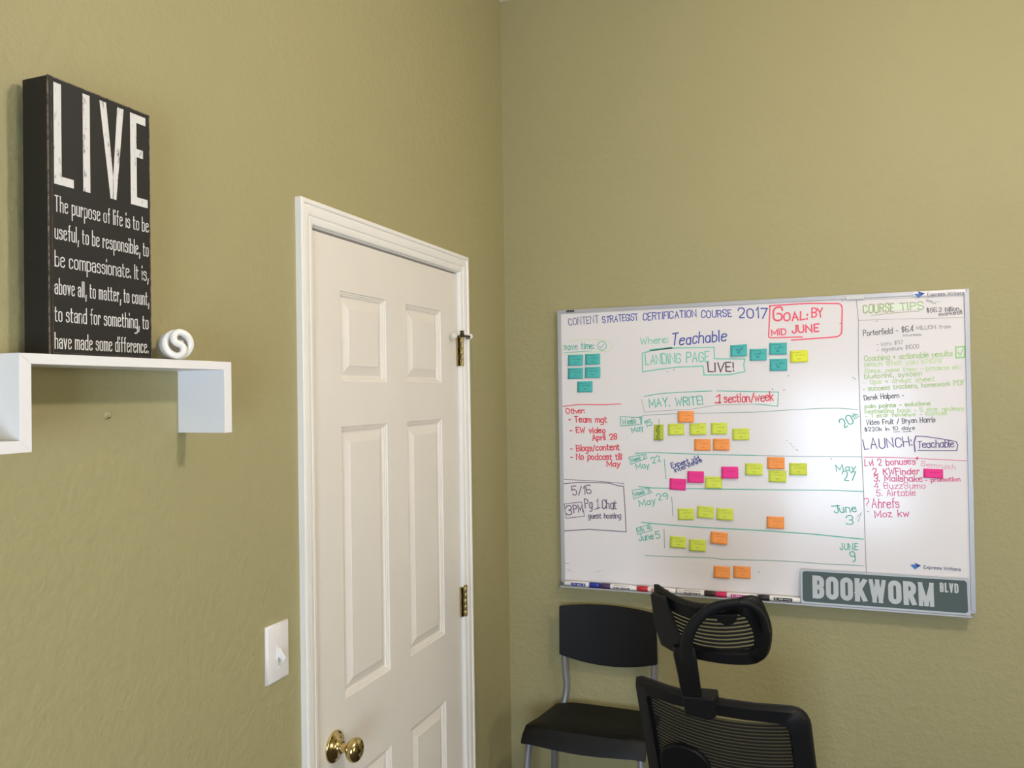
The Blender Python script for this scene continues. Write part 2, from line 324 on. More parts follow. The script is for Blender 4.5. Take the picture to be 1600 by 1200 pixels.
PRINT_ALT = {'W': (6.4, '0810283048'), 'M': (5.4, '0008204840'), '!': (0, '0803|0001'), 'a': (3.0, '~04054540|~43030040 41'), 'y': (3, '052 0|450z'), '4': (3.6, '380242|3830')}
def gl(ch, pr):
    wd, s = (PRINT_ALT[ch] if pr and ch in PRINT_ALT else G[ch]); out = []
    for st in s.replace(' ', '').split('|'):
        kind = ''
        if st[0] in '~o': kind = st[0]; st = st[1:]
        out.append((kind, [(int(st[i])/4, (YM[st[i+1]] if st[i+1] in YM else int(st[i+1]))/8) for i in range(0, len(st), 2)]))
    return wd, out
def rnd(pts, closed, rad, n=5):
    out = []; N = len(pts)
    for i, p in enumerate(pts):
        if not closed and i in (0, N-1): out.append(p); continue
        a, c = pts[i-1], pts[(i+1) % N]
        la = math.dist(a, p); lc = math.dist(p, c)
        ka = .5 if (closed or i > 1) else .999; kc = .5 if (closed or i < N-2) else .999
        r = min(rad, la*ka, lc*kc)
        if r < 1e-6 or la < 1e-9 or lc < 1e-9: out.append(p); continue
        pa = (p[0]+(a[0]-p[0])*r/la, p[1]+(a[1]-p[1])*r/la); pc = (p[0]+(c[0]-p[0])*r/lc, p[1]+(c[1]-p[1])*r/lc)
        for k in range(n+1):
            t = k/n; q = 1-t
            # rational quadratic = true quarter arc at right angles
            w_ = .72; d = q*q+2*w_*q*t+t*t
            out.append(((q*q*pa[0]+2*w_*q*t*p[0]+t*t*pc[0])/d, (q*q*pa[1]+2*w_*q*t*p[1]+t*t*pc[1])/d))
    return out
def ribbon(mb, pts, wd, to3, closed=False, cap=0):
    q = [pts[0]]
    for p in pts[1:]:
        if math.dist(p, q[-1]) > 1e-6: q.append(p)
    if closed and len(q) > 2 and math.dist(q[0], q[-1]) < 1e-6: q.pop()
    N = len(q)
    if N < 2: return
    L = []; Rr = []
    for i in range(N):
        a = q[i-1] if (i > 0 or closed) else None; c = q[(i+1) % N] if (i < N-1 or closed) else None
        def nrm(u, v): d = math.dist(u, v); return (-(v[1]-u[1])/d, (v[0]-u[0])/d)
        if a is None: n = nrm(q[i], c); k = 1
        elif c is None: n = nrm(a, q[i]); k = 1
        else:
            n1, n2 = nrm(a, q[i]), nrm(q[i], c); n = (n1[0]+n2[0], n1[1]+n2[1]); l = math.hypot(*n)
            if l < .3: n = n1; k = 1
            else: n = (n[0]/l, n[1]/l); k = min(1/max(n[0]*n1[0]+n[1]*n1[1], .2), 2.6)
        p = q[i]
        if cap and (a is None or c is None):
            nb = c if a is None else a; d = math.dist(p, nb); p = (p[0]+(p[0]-nb[0])/d*cap, p[1]+(p[1]-nb[1])/d*cap)
        h = wd/2*k; L.append((p[0]+n[0]*h, p[1]+n[1]*h)); Rr.append((p[0]-n[0]*h, p[1]-n[1]*h))
    b_ = len(mb.v); mb.ns = getattr(mb, 'ns', 0)+1
    o3 = getattr(mb, 'out', Vector((0, -1, 0)))*(6e-6*(mb.ns % 4)*mb.lift if hasattr(mb, 'lift') else 6e-6*(mb.ns % 4))
    mb.v += [to3(*p)+o3 for p in L]+[to3(*p)+o3 for p in Rr]
    for i in range(N if closed else N-1):
        j = (i+1) % N; mb.f.append((b_+i, b_+j, b_+N+j, b_+N+i))
rng = random.Random(7)
def layout(mb, s, a, b_, h, wd, to3, pr=False, gap=None, jit=.8, slant=0.0, space=2.2):
    """write s from a to b_ (2-D points on the surface), capital height h"""
    L = math.dist(a, b_); ux, uy = (b_[0]-a[0])/L, (b_[1]-a[1])/L
    gs = [None if c == ' ' else gl(c, pr) for c in s]
    if pr:
        g = gap; fix = sum(wd for q in gs if q)+g*(len(s)-1); tot = sum(q[0] if q else 2.0 for q in gs); k = (L-fix)/tot; spw = 2.0
    else:
        g0 = 1.5; tot = sum(q[0] if q else space for q in gs)+g0*(len(s)-1); k = L/tot; g = g0*k; spw = space
    x = 0
    for q in gs:
        if q is None: x += spw*k+g; continue
        W = q[0]*k; wq = wd*.8 if (pr and q[0] > 5) else wd; ox = x+(wd/2 if pr else 0); jy = 0 if pr else rng.uniform(-.05, .05)*h*jit; ja = 0 if pr else rng.uniform(-.1, .1)*jit; js = 1 if pr else 1+rng.uniform(-.08, .08)*jit
        hh = (h-wd) if pr else h*js; oy = wd/2 if pr else 0
        for kind, pts in q[1]:
            P = [(px_*W, py_*hh) for px_, py_ in pts]
            if not pr: P = [(px_+rng.uniform(-.03, .03)*h*jit, py_+rng.uniform(-.03, .03)*h*jit) for px_, py_ in P]
            if pr and len(P) == 2 and P[0][0] == P[1][0]:      # upright stems reach the full height
                pass
            if kind: P = rnd(P, kind == 'o', (W*.5 if pr else max(W, .2*h)*.5) if W > 0 else h, 5)
            P = [(ox+px_+(py_)*(slant+ja), oy+py_+jy) for px_, py_ in P]
            if pr:
                lo_ = 0 if min(p_[1] for p_ in P) > -.01*h else -h
                subs = [P] if kind else [P[i_:i_+2] for i_ in range(len(P)-1)]
                for P in subs: ribbon(mb, P, wq, lambda x_, y_: to3(a[0]+x_*ux-min(max(y_, lo_), h)*uy, a[1]+x_*uy+min(max(y_, lo_), h)*ux), kind == 'o', cap=wd*.5)
                continue
            P = [(a[0]+px_*ux-py_*uy, a[1]+px_*uy+py_*ux) for px_, py_ in P]
            ribbon(mb, P, wd, to3, kind == 'o', cap=wd*.5)
        x += W+(wd if pr else 0)+g
def OUT(v, lift=3):
    m_ = MB(); m_.out = v; m_.lift = lift; return m_
def flat(name, mb, ma, parent, label=None):
    FLAT[0] = True; o = obj(name, mb, ma, parent, label=label); FLAT[0] = False; return o

# ------------------------------------------------------------------ LIVE box sign
SGX = .060
sg = thing('box_sign', (.036, -1.739, tz), 'black wooden box sign with worn white LIVE lettering standing on the white shelf', 'sign')
a_, b2_, c_, d_ = -1.8262, -1.6500, tz+.0004, 2.1178
obj('box_body', MB().box(.0130, a_, c_, SGX, b2_, d_), M_BLACKBOX, sg, bevel=.0012)
ed = MB()
for (y0e, z0e, y1e, z1e) in ((a_-.0002, c_, a_+.0012, d_+.0002), (b2_-.0010, c_, b2_+.0002, d_+.0002), (a_, d_-.0010, b2_, d_+.0003)):
    ed.box(SGX-.0014, y0e, z0e, SGX+.0003, y1e, z1e)
obj('worn_edge', ed, M_EDGE, sg)
M_GROOVE = worn('scuffed_groove', (84, 74, 68), (38, 33, 30), .4, .62, 90)
obj('groove_line', MB().box(SGX-.0004, a_+.0052, c_+.004, SGX+.0002, a_+.0064, d_-.003).box(SGX-.0004, a_+.006, c_+.0035, SGX+.0002, b2_-.003, c_+.0048), M_GROOVE, sg)
LX = SGX+.0004
def sg3(y, z): return Vector((LX, y, z))
def sp(u, v): p = onx(u, v, SGX); return (p.y, p.z)
lt, lb_ = sp(84, 128)[1], sp(84, 286.5)[1]
def yy(u, v=200): return sp(u, v)[0]
def poly(mb, pts):
    n = len(mb.v); mb.v += [sg3(*p) for p in pts]; mb.f.append(tuple(range(n, n+len(pts))))
q = MB(); st = .0118
y = yy(83.5); y2 = yy(115, 285)
poly(q, [(y, lb_), (y+st, lb_), (y+st, lt), (y, lt)]); poly(q, [(y+st, lb_), (y2, lb_), (y2, lb_+.0118), (y+st, lb_+.0118)])
y = yy(129); poly(q, [(y, lb_), (y+st, lb_), (y+st, lt), (y, lt)])
ya, yb, yc = yy(155, 165), yy(192.8, 180), yy(177, 305)
poly(q, [(ya, lt), (ya+st*.98, lt), (yc+.0004, lb_+.028), (yc+.0004, lb_), (yc-.0052, lb_)]); poly(q, [(yb, lt), (yb-st*.98, lt), (yc-.0004, lb_+.028), (yc-.0004, lb_), (yc+.0052, lb_)])
y = yy(203); y2 = yy(230.5, 320)
poly(q, [(y, lb_), (y+st, lb_), (y+st, lt), (y, lt)])
for z0e, ye in ((lb_, y2), (lb_+.0735, y2-.0085), (lt-.0125, y2-.0030)): poly(q, [(y+st, z0e), (ye, z0e), (ye, z0e+.0125), (y+st, z0e+.0125)])
flat('large_lettering', q, M_LETTER, sg, 'worn white block capitals reading LIVE')
lines = [('The purpose of life is to be', 330, 232), ('useful, to be responsible, to', 373, 232), ('be compassionate. It is,', 416.3, 232),
         ('above all, to matter, to count,', 459.5, 233), ('to stand for something, to', 502.2, 232), ('have made some difference.', 544.8, 232)]
for s, vy, xe in lines:
    a = sp(85, vy); q = OUT(Vector((1, 0, 0))); layout(q, s, a, (yy(xe, vy+25), a[1]), .0225, .00165, sg3, pr=True, gap=.0012)
    flat('sentence_line', q, M_LETTER, sg)

# ------------------------------------------------------------------ CFL bulb lying on the shelf
HAND = -1
BAX = Vector((.80, -.60, .02)).normalized(); BF = Vector((.094, -1.630, tz+.0245))
bu = thing('light_bulb', (.06, -1.61, tz), 'white spiral compact fluorescent light bulb lying on the shelf beside the black sign', 'light bulb')
BS = BAX.cross(Vector((0, 0, 1))).normalized()*-1; BU = BS.cross(BAX).normalized()
if BU.z < 0: BU = -BU
pts = []; Rr_, tr_ = .0186, .0054; ph = math.radians(78); pitch = .024/(2*PI)
def rot2(y, z, x): return BF+BS*(y*math.cos(ph)-z*math.sin(ph))+BU*(y*math.sin(ph)+z*math.cos(ph))+BAX*x
for i in range(60, 0, -1):
    a = i/60*3.2*PI; pts.append(rot2(Rr_*math.cos(a), Rr_*math.sin(a)*HAND, -pitch*a*.9))
for i in range(0, 13):
    a = -PI*i/12; pts.append(rot2(Rr_/2+Rr_/2*math.cos(a), Rr_/2*math.sin(a)*HAND, .003*math.sin(-a/2)))
for i in range(1, 13):
    a = PI*i/12; pts.append(rot2(-Rr_/2+Rr_/2*math.cos(a), Rr_/2*math.sin(a)*HAND, .003*math.cos(a/2)))
for i in range(1, 61):
    a = PI+i/60*3.2*PI; pts.append(rot2(Rr_*math.cos(a), Rr_*math.sin(a)*HAND, -pitch*(a-PI)*.9))
obj('spiral_tube', MB().tube(pts, tr_, 12), M_CFL, bu, smooth=True)
BC = BF-BAX*.098
obj('ballast_housing', MB().lathe([(.001, .056), (.0205, .056), (.0238, .050), (.0238, .040), (.020, .032), (.014, .027), (.001, .027)], BC, BAX, 28), M_WHITEP, bu, auto=50)
obj('screw_cap', MB().lathe([(.001, .002), (.006, .003), (.012, .008)]+[(.0128+.0006*math.sin(i*PI/2), .009+i*.0015) for i in range(12)]+[(.001, .0275)], BC, BAX, 22), M_STEEL, bu, auto=50)

# ------------------------------------------------------------------ whiteboard
BX0, BX1, BZ0, BZ1 = .196, 1.4165, 1.040, 1.957
YF, YB = -.020, -.0155                     # frame front, writing surface
wb = thing('whiteboard', ((BX0+BX1)/2, 0, BZ0), 'large wall whiteboard in a grey frame covered in marker writing and sticky notes', 'whiteboard')
FW = .0125
obj('board_panel', MB().box(BX0+.004, YB, BZ0+.004, BX1-.004, -.001, BZ1-.004), M_BOARD, wb)
fr = [[(BX0, BZ0), (BX0+FW, BZ0+FW), (BX0+FW, BZ1-FW), (BX0, BZ1)], [(BX1, BZ0), (BX1, BZ1), (BX1-FW, BZ1-FW), (BX1-FW, BZ0+FW)],
      [(BX0, BZ1), (BX0+FW, BZ1-FW), (BX1-FW, BZ1-FW), (BX1, BZ1)], [(BX0, BZ0), (BX1, BZ0), (BX1-FW, BZ0+FW), (BX0+FW, BZ0+FW)]]
for P in fr:
    obj('frame_rail', MB().loft([[(x, YB-.0002, z) for x, z in P], [(x, YF, z) for x, z in P]]), M_ALU, wb, bevel=.0008)
TY = -.0500
tray = MB()
tp = [(-.0195, 1.0395), (-.0195, 1.0355), (TY, 1.0355), (TY, 1.0400), (TY+.0016, 1.0400), (TY+.0018, 1.0375), (-.0215, 1.0378), (-.0212, 1.0395)]
obj('marker_tray', MB().loft([[(BX0+.004, y, z) for y, z in tp], [(BX1-.013, y, z) for y, z in tp]]), M_ALU, wb)
obj('tray_end_cap', MB().box(BX0, TY, 1.0345, BX0+.006, -.0195, 1.046), mat('grey_end_cap', (112, 118, 112), .6), wb, bevel=.0012)
M_BLACKTAG = mat('black_label', (38, 38, 38), .5)
tg = obj('frame_badge', MB().box(.2285, YF-.0012, 1.9478, .2555, YF, 1.9548), M_BLACKTAG, wb, label='small black badge')
q = MB(); layout(q, 'Quartet', (.2315, 1.9496), (.2525, 1.9496), .0034, .0005, lambda x, z: Vector((x, YF-.0014, z)), pr=True, gap=.0005)
flat('badge_lettering', q, mat('badge_text', (150, 150, 150), .6), tg)
obj('frame_clip', MB().box(1.094, YF-.004, 1.9415, 1.143, YF+.0005, 1.9535), mat('clear_clip', (214, 214, 212), .3), wb, bevel=.0018, label='small white clip on the top rail')

INK = {'blue': (62, 82, 168), 'indigo': (110, 108, 158), 'teal': (84, 186, 166), 'dteal': (124, 164, 154), 'lteal': (122, 206, 182), 'red': (230, 76, 92), 'pinkred': (240, 92, 116),
       'purple': (104, 82, 144), 'plum': (104, 84, 114), 'black': (92, 90, 94), 'grey': (160, 160, 158), 'lgrey': (188, 188, 188), 'pink': (228, 98, 150), 'lpink': (230, 156, 186),
       'green': (184, 212, 154), 'lgreen': (202, 228, 172), 'bgreen': (146, 212, 122), 'olive': (164, 178, 132), 'pale': (228, 240, 218), 'navy': (70, 78, 148), 'maroon': (92, 54, 68)}
def ink(c): return mat('ink_'+c, INK[c], .55)
LAY = [0]
def bp2d(u, v): p = ony(u, v, YB); return (p.x, p.z)
class Pen:
    def __init__(s, name, col, label=None):
        LAY[0] += 1; s.y = YB-.00015-.00002*LAY[0]; s.ms = []; s.n = name; s.c = col; s.lb = label
    def to3(s, x, z): return Vector((x, s.y, z))
    def w(s, txt, x0, y0, x1, y1, h, wd=1.6, **k):
        a, b_ = bp2d(x0, y0), bp2d(x1, y1); sc = abs(bp2d(x0, y0-10)[1]-a[1])/10
        s.ms.append(MB()); layout(s.ms[-1], txt, a, b_, h*sc, wd*sc, s.to3, **k); return s
    def l(s, pts, wd=1.6, closed=False, smooth=0):
        P = [bp2d(*p) for p in pts]; sc = .0019
        if smooth: P = rnd(P, closed, .02, 4)
        s.ms.append(MB()); ribbon(s.ms[-1], P, wd*sc, s.to3, closed, cap=.0005); return s
    def done(s):
        for i, m_ in enumerate(s.ms): flat(s.n, m_, ink(s.c), wb, s.lb if i == 0 and len(s.ms) == 1 else None)
P = Pen('heading_writing', 'blue', 'blue marker heading CONTENT STRATEGIST CERTIFICATION COURSE 2017')
P.w('STRATEGIST', 942, 504.5, 997, 499.7, 10, 1.35).w('CERTIFICATION', 1005, 500.5, 1088, 495, 10.5, 1.45).w('COURSE', 1096, 496.5, 1143, 494.5, 10.5, 1.5).w('2017', 1153.5, 497, 1199, 496, 15, 1.9).done()
Pen('heading_writing', 'indigo').w('CONTENT', 889, 508.5, 935, 504, 11, 1.3).done()
P = Pen('goal_writing', 'pinkred', 'red marker box reading GOAL: BY MID JUNE')
P.l([(1203, 478.5), (1201, 527), (1204, 527.8), (1254, 526.5)], 2, smooth=1).l([(1201.5, 478), (1260, 474), (1313, 474.3), (1316, 480), (1315, 525), (1300, 527), (1236, 531.5)], 2.1, smooth=1)
P.w('G', 1208, 502, 1222, 501, 22, 2.8).w('OAL:', 1225, 501.5, 1261, 498.5, 12, 2.4).w('BY', 1268.5, 496, 1286, 494.5, 14, 2.2).w('MID', 1206, 524, 1228, 522.5, 9, 1.9).w('JUNE', 1238, 521, 1279, 517.5, 11, 2.4).done()
Pen('where_writing', 'lteal').w('Where:', 1001, 538.5, 1044, 534.5, 10.5, 1.4).done()
Pen('where_writing', 'blue', 'blue marker word Teachable').w('Teachable', 1050, 540, 1134, 532, 17, 1.9, slant=.15).done()
P = Pen('landing_page_writing', 'lteal', 'teal marker box reading LANDING PAGE')
P.l([(1004, 581), (1003.5, 552), (1018, 548), (1049, 543.8), (1115.6, 542.6), (1116.2, 560.5), (1164, 561), (1162, 570), (1164, 580.5), (1140, 585.5), (1100, 586), (1098.4, 572), (1060, 573.5), (1030, 577)], 2, closed=True, smooth=0)
P.l([(1015, 547), (1050, 543.2)], 3).w('LANDING PAGE', 1009, 570, 1107, 564.5, 15, 1.8).done()
Pen('landing_page_writing', 'maroon', 'dark marker word LIVE!').w('LIVE!', 1107, 580.8, 1146, 580, 14, 1.9).done()
P = Pen('save_time_writing', 'teal').w('save time:', 882, 546.5, 928, 544.5, 9.5, 1.3).l([(881, 551), (925, 548.5)], 1)
P.l([(940.5+7*math.cos(a/8*PI), 540.5+7*math.sin(a/8*PI)) for a in range(16)], 1.2, closed=True).l([(936, 541), (939, 543.5), (944, 537.5)], 1.3).done()
Pen('save_time_writing', 'lgreen').l([(878.5, 554), (878.5, 537), (890, 532.5), (914, 530.2), (938, 530.5), (955, 534), (958.5, 542), (952, 549), (925, 550), (880, 554.5)], 1, smooth=1).done()
P = Pen('may_write_writing', 'teal', 'teal marker MAY. WRITE! in a box')
P.l([(1006.4, 619.5), (1030, 615), (1060, 613), (1112.6, 610.8)], 1.4, smooth=1).l([(1119, 610.7), (1160, 611.5), (1216.4, 612.6), (1215, 634.8), (1190, 632), (1179, 631.5)], 1.3).w('MAY. WRITE!', 1015, 636, 1098, 632, 12.5, 1.6).done()
Pen('may_write_writing', 'grey').l([(1002.5, 624), (1007, 644.2), (1040, 641.5), (1080, 639.5), (1118, 633), (1179, 631.3)], .8).done()
Pen('may_write_writing', 'red', 'red marker words 1 section/week').w('1', 1119, 629.5, 1124, 629.5, 13, 2).l([(1117, 629.5), (1127, 629)], 2).w('section/week', 1132, 629, 1208, 626, 13, 1.8).done()
P = Pen('other_list_writing', 'red', 'red marker list headed Other')
P.l([(879.5, 635), (905, 632), (945, 632.3), (970, 631)], 1.5)
P.w('Other:', 885, 646.5, 913, 645, 8, 1.5).w('- Team mgt', 889, 659.5, 947.5, 660, 9, 1.7).w('- EW video', 891, 675.8, 945.5, 676, 8, 1.7).w('April 28', 926, 688, 964, 686, 8.5, 1.7)
P.w('- Blogs/content', 892, 705, 967.5, 702.8, 9, 1.7).w('- No podcast till', 892, 718, 971, 718, 9, 1.6).w('May', 948.5, 728.5, 969, 728.5, 8, 1.7).done()
P = Pen('chat_writing', 'plum', 'dark purple box reading 5/16 3 PM Pg 1 Chat guest hosting')
P.l([(880.5, 749), (930, 751.5), (975.5, 755.6)], .9).l([(880.5, 755.8), (902.5, 753.8), (930, 754), (952.5, 755), (966, 759), (974.3, 759.6), (977, 800), (978.3, 831), (950, 829), (920.4, 827), (881.6, 829.5)], 1.4)
P.w('5/16', 895, 773, 924, 771.5, 13, 1.4).w('3', 885.5, 804.5, 894, 804, 14, 1.6).w('PM', 897, 801, 911, 800, 12, 1.5).l([(881.6, 787.5), (908.5, 784.3), (913.3, 806.5), (884.8, 809.7)], 1.1, closed=True)
P.w('Pg 1 Chat', 914.5, 793.5, 963, 795, 14, 1.5).l([(929, 796), (938, 793)], 1.4).w('guest hosting', 919.5, 809.7, 970, 809.7, 8, 1.3).done()
P = Pen('week_writing', 'teal', 'teal marker calendar rows of weeks and dates')
P.l([(968.8, 651), (1003, 652.5), (1002.5, 663), (970, 665.6)], 1.3, closed=True).l([(987.5, 651.5), (987.5, 664)], 1).w('Week 1', 973, 663, 1001, 661, 8, 1.3)
P.w('May', 988, 676, 1006, 671, 8, 1.4).w('15', 1009.5, 667.5, 1020, 663.8, 9, 1.4)
P.l([(992.5, 708.3), (1020, 707), (1060, 708.5), (1110, 710.3), (1152, 711), (1180, 711.5)], 1.4)
P.l([(982.5, 714.4), (1008.8, 709.4), (1011, 716), (985.6, 725.6)], 1.2, closed=True).w('Week 2', 986.5, 722.5, 1008, 716.5, 6.5, 1.2).w('May', 995, 733, 1015, 730, 8, 1.3).w('22', 1019, 724.5, 1033, 720.5, 9, 1.3).l([(1038, 717.5), (1040.6, 748.8)], 1.3)
P.l([(997.5, 760.3), (1020, 762.4), (1075, 763.5), (1125, 764), (1180, 765)], 1.5).l([(987.7, 766), (1014, 762.5), (1018.6, 769.5), (990, 779.6)], 1.1, closed=True).w('Week 3', 992, 776, 1015, 768.5, 6.5, 1.2)
P.w('May', 999.6, 791.5, 1025, 786.5, 9.5, 1.4).w('29', 1028, 782.5, 1044, 778.8, 10, 1.4)
P.l([(1002, 816), (1020, 818), (1095, 824), (1200, 829.5), (1270, 834.5), (1349.4, 842.5)], 1.6).l([(994, 825.5), (1016, 819), (1018.6, 828.7), (996.4, 835)], 1.1, closed=True).w('Wk 4', 997, 833, 1016, 826.5, 7.5, 1.2)
P.w('June', 998.8, 845, 1021.5, 842, 10, 1.4).w('5', 1025.5, 841, 1031, 840.5, 11, 1.4)
P.l([(1180, 765), (1230, 765.5), (1300, 766), (1350, 768)], 1.2)
P.w('20', 1318, 669, 1334, 660, 14, 1.7).w('th', 1335, 655, 1341.5, 651, 9, 1.3).w('May', 1307.5, 736.5, 1337, 734.5, 10, 1.4).w('27', 1318, 751.5, 1338, 750.5, 14, 1.5)
P.w('June', 1304, 802, 1338, 799, 11.5, 1.6).l([(1299, 791), (1312, 790)], 1.6).w('3', 1322.5, 819, 1333, 819, 13, 1.5).w('JUNE', 1313, 859, 1340, 859, 9.5, 1.4).w('9', 1329, 877, 1336.5, 877, 14, 1.6).done()
P = Pen('week_line', 'dteal').l([(994, 652.5), (1008.8, 648.8), (1058, 646.3), (1100, 645.6), (1180, 644), (1235, 640.5), (1285, 638), (1310, 637.8), (1340.4, 640)], .9)
P.l([(1029.7, 655), (1029.9, 664)], 1).l([(1030, 688), (1030, 690)], 1).l([(1180, 711.5), (1240, 713), (1345.7, 713.8)], .9).l([(1049.5, 776.5), (1051.5, 806.5)], 1.1).l([(1037.6, 827), (1038.4, 856.4)], 1.2)
P.l([(1007.5, 868), (1040, 869.5), (1113.8, 871.6), (1129, 874), (1200, 875.6), (1242.5, 877.5), (1286, 881), (1349.4, 883.8)], 1.1).l([(1341, 814.5), (1346, 800.8), (1339, 808)], 1).done()
P = Pen('expert_writing', 'navy', 'blue slanted marker words Expert vid interviews').w('Expert vid', 1050, 731.5, 1093, 719, 8, 1.5).w('interviews', 1055, 738, 1097, 721.5, 6.5, 1.4).done()
P = Pen('divider_line', 'grey').l([(1338, 469), (1341.3, 501), (1341.3, 570), (1346, 700), (1349.4, 771), (1351.3, 830), (1353.6, 896)], 1.1).l([(1342, 500.6), (1400, 498.6), (1505.6, 496.3)], .6)
P.l([(1342, 468.8), (1420, 465.8), (1505.5, 462.2), (1509, 560), (1513, 720)], .5).done()
P = Pen('course_tips_writing', 'pale').l([(1349, 483), (1443, 477)], 8).done()
P = Pen('course_tips_writing', 'olive', 'faded green marker words COURSE TIPS').w('COURSE', 1349.5, 489.5, 1396, 486.5, 13, 1.7).w('TIPS', 1407, 485.3, 1443, 483, 12, 1.4).l([(1361, 493), (1400, 488.5), (1437, 485.8)], 1).done()
P = Pen('course_tips_writing', 'black', 'thin black marker notes')
P.w('$56.2 billion', 1448.5, 488.5, 1498.5, 485.3, 6.5, 0.98).w('market!!!', 1467.5, 493.8, 1503, 490.3, 5.5, 0.98)
P.w('Porterfield - $6.4', 1349, 525, 1427, 517.5, 8.5, 1.02).w('Derek Halpern -', 1350.5, 625.2, 1412, 620.8, 7.5, 1.02).w('Video Fruit / Bryan Harris', 1353.5, 663.8, 1461, 659.3, 7.5, 1.02).w('$220k in 10 days', 1351.5, 674, 1429, 671, 5.5, 0.94)
P.l([(1396, 675), (1406, 674.5)], .8).l([(1411, 674.8), (1424, 674)], .8).done()
P = Pen('course_tips_writing', 'grey').w('MILLION from', 1432.5, 515, 1485, 512.5, 5.5, 0.94).w('courses.', 1411, 525.6, 1440, 524.4, 4, 0.77).w('- intro $97', 1370.6, 541, 1410.6, 537.5, 6, 0.77).w('- signature $1000', 1370.6, 549.6, 1436, 544, 6, 0.77).done()
P = Pen('smudge', 'lgrey').l([(1447, 469), (1452, 471), (1457, 471.5)], 3.4, smooth=1).l([(1456, 473), (1462, 474.5)], 2).l([(1460, 471.5), (1469, 471.5)], 1)
P.l([(1234, 692), (1237, 695)], 1.2).l([(1237, 697.5), (1242, 698.5)], .9).l([(1243, 702), (1247, 704)], 1.6).l([(1228, 688.5), (1231, 688.7)], .8).l([(883.5, 880), (889, 880.2)], 1.6).l([(886, 889), (893, 893)], 1.2).l([(931, 894), (939, 891.5)], 1).done()
P = Pen('speck', 'grey')
for u, v in ((1298, 716.5), (1231, 587), (1332, 590), (1335, 592), (1042, 580.5), (1052, 578), (1185, 893.5), (1355.5, 799), (1369, 502), (1315, 470), (1206, 608), (1224, 609), (1312, 505)): P.l([(u, v), (u+2, v+.4)], 1.5)
P.done()
P = Pen('course_tips_writing', 'lgreen', 'pale green marker notes')
P.w('teach what you KNOW', 1350.5, 573, 1472, 566.3, 7.5, 1.27).w('Steps, name them - process etc', 1351.5, 583, 1502, 576.3, 6.5, 1.19).w('- tips + cheat sheet', 1349, 600.6, 1460, 595, 7, 1.27)
P.w('bestselling book - 5 star reviews', 1351.5, 646, 1506, 641, 6.5, 1.27).w('- 1 star reviews - topics!!', 1352.5, 652.6, 1479, 648, 5.5, 1.27).done()
P = Pen('course_tips_writing', 'green').w('Coaching + actionable results', 1351, 564, 1488, 555.8, 8, 1.36).w('blueprint, system', 1351, 591.3, 1440, 587, 7, 1.19).w('- success trackers, homework PDF', 1349, 610.8, 1507, 601.3, 7, 1.19).w('pain points - solutions', 1351.5, 637.8, 1453, 632.7, 5.5, 1.36).done()
P = Pen('check_box_drawing', 'bgreen', 'green marker check box').l([(1493.2, 542.5), (1507, 541.5), (1507.5, 558), (1493.8, 559)], 1.8, closed=True).l([(1497, 550), (1500, 555), (1505, 545)], 1.3).done()
P = Pen('launch_writing', 'purple', 'purple marker words LAUNCH: Teachable').w('LAUNCH:', 1351, 702, 1425, 696.5, 15, 1.36).w('Teachable', 1434, 700, 1490.5, 698.5, 11, 1.36)
P.l([(1431, 681.3), (1445, 682), (1470, 685.5), (1493.8, 690), (1496.5, 695), (1494.8, 704), (1460, 704), (1433.8, 703.5)], 1.3).l([(1431, 681.5), (1428, 692), (1430, 706)], 1.7).done()
P = Pen('bonus_list_writing', 'pink', 'pink marker list headed Lvl 2 bonuses')
P.l([(1349.4, 714.3), (1380, 714.3), (1430, 716), (1510.6, 720)], 1).w('Lvl 2 bonuses*', 1351.5, 728, 1435.5, 725, 9.5, 1.36).w('2. KWFinder', 1364, 741.5, 1436, 741, 9.5, 1.44).w('3. Mailshake', 1366, 752, 1441, 752, 9, 1.44).w('- promotion', 1446, 753, 1500, 751.5, 6.5, 1.27).done()
P = Pen('bonus_list_writing', 'lpink').w('Semrush', 1439, 728, 1492, 734, 7.5, 0.85).done()
P = Pen('bonus_list_writing', 'pink').w('4 BuzzSumo', 1366.5, 763, 1446, 763.5, 9, 0.94).w('5. Airtable', 1370, 775, 1430.5, 774, 9.5, 1.02).w('?', 1351, 790, 1358, 790, 11, 1.19).w('Ahrefs', 1363, 793.5, 1405, 793.5, 14, 1.36).w('Moz kw', 1367.5, 808.5, 1420, 806.5, 10, 1.36).done()
# company stickers
def arrow(name, pts, fold, yq):
    q = MB(); n = [Vector((*[ony(u, v, yq)[0]], yq, ony(u, v, yq)[2])) for u, v in pts]
    q.add(n, [tuple(range(len(n)))]); o = flat(name, q, mat('logo_blue', (62, 112, 190), .5), wb, 'blue folded arrow logo with company lettering')
    q = MB(); n = [Vector((*[ony(u, v, yq-.0001)[0]], yq-.0001, ony(u, v, yq)[2])) for u, v in fold]; q.add(n, [tuple(range(len(n)))])
    flat('logo_fold', q, mat('logo_navy', (36, 62, 132), .5), o); return o
yq = YF-.0012
obj('sticker_backing', MB().box(ony(1428, 462, YF).x, YF-.0008, 1.9425, ony(1508, 458, YF).x, YF+.0002, 1.9555), M_WHITEP, wb)
lo = arrow('logo_arrow', [(1427.5, 459.4), (1433, 458.8), (1436, 459), (1434, 455), (1445.2, 458.4), (1435.3, 465.3)], [(1434, 455), (1445.2, 458.4), (1440, 461.5), (1436, 459)], yq)
q = MB(); a, b_ = ony(1449, 462.6, yq), ony(1506.5, 460, yq); layout(q, 'Express Writers', (a.x, a.z), (b_.x, b_.z), .0098, .0013, lambda x, z: Vector((x, yq, z)), pr=True, gap=.0011)
flat('logo_lettering', q, mat('logo_text', (62, 66, 112), .5), lo)
yq = YB-.0012
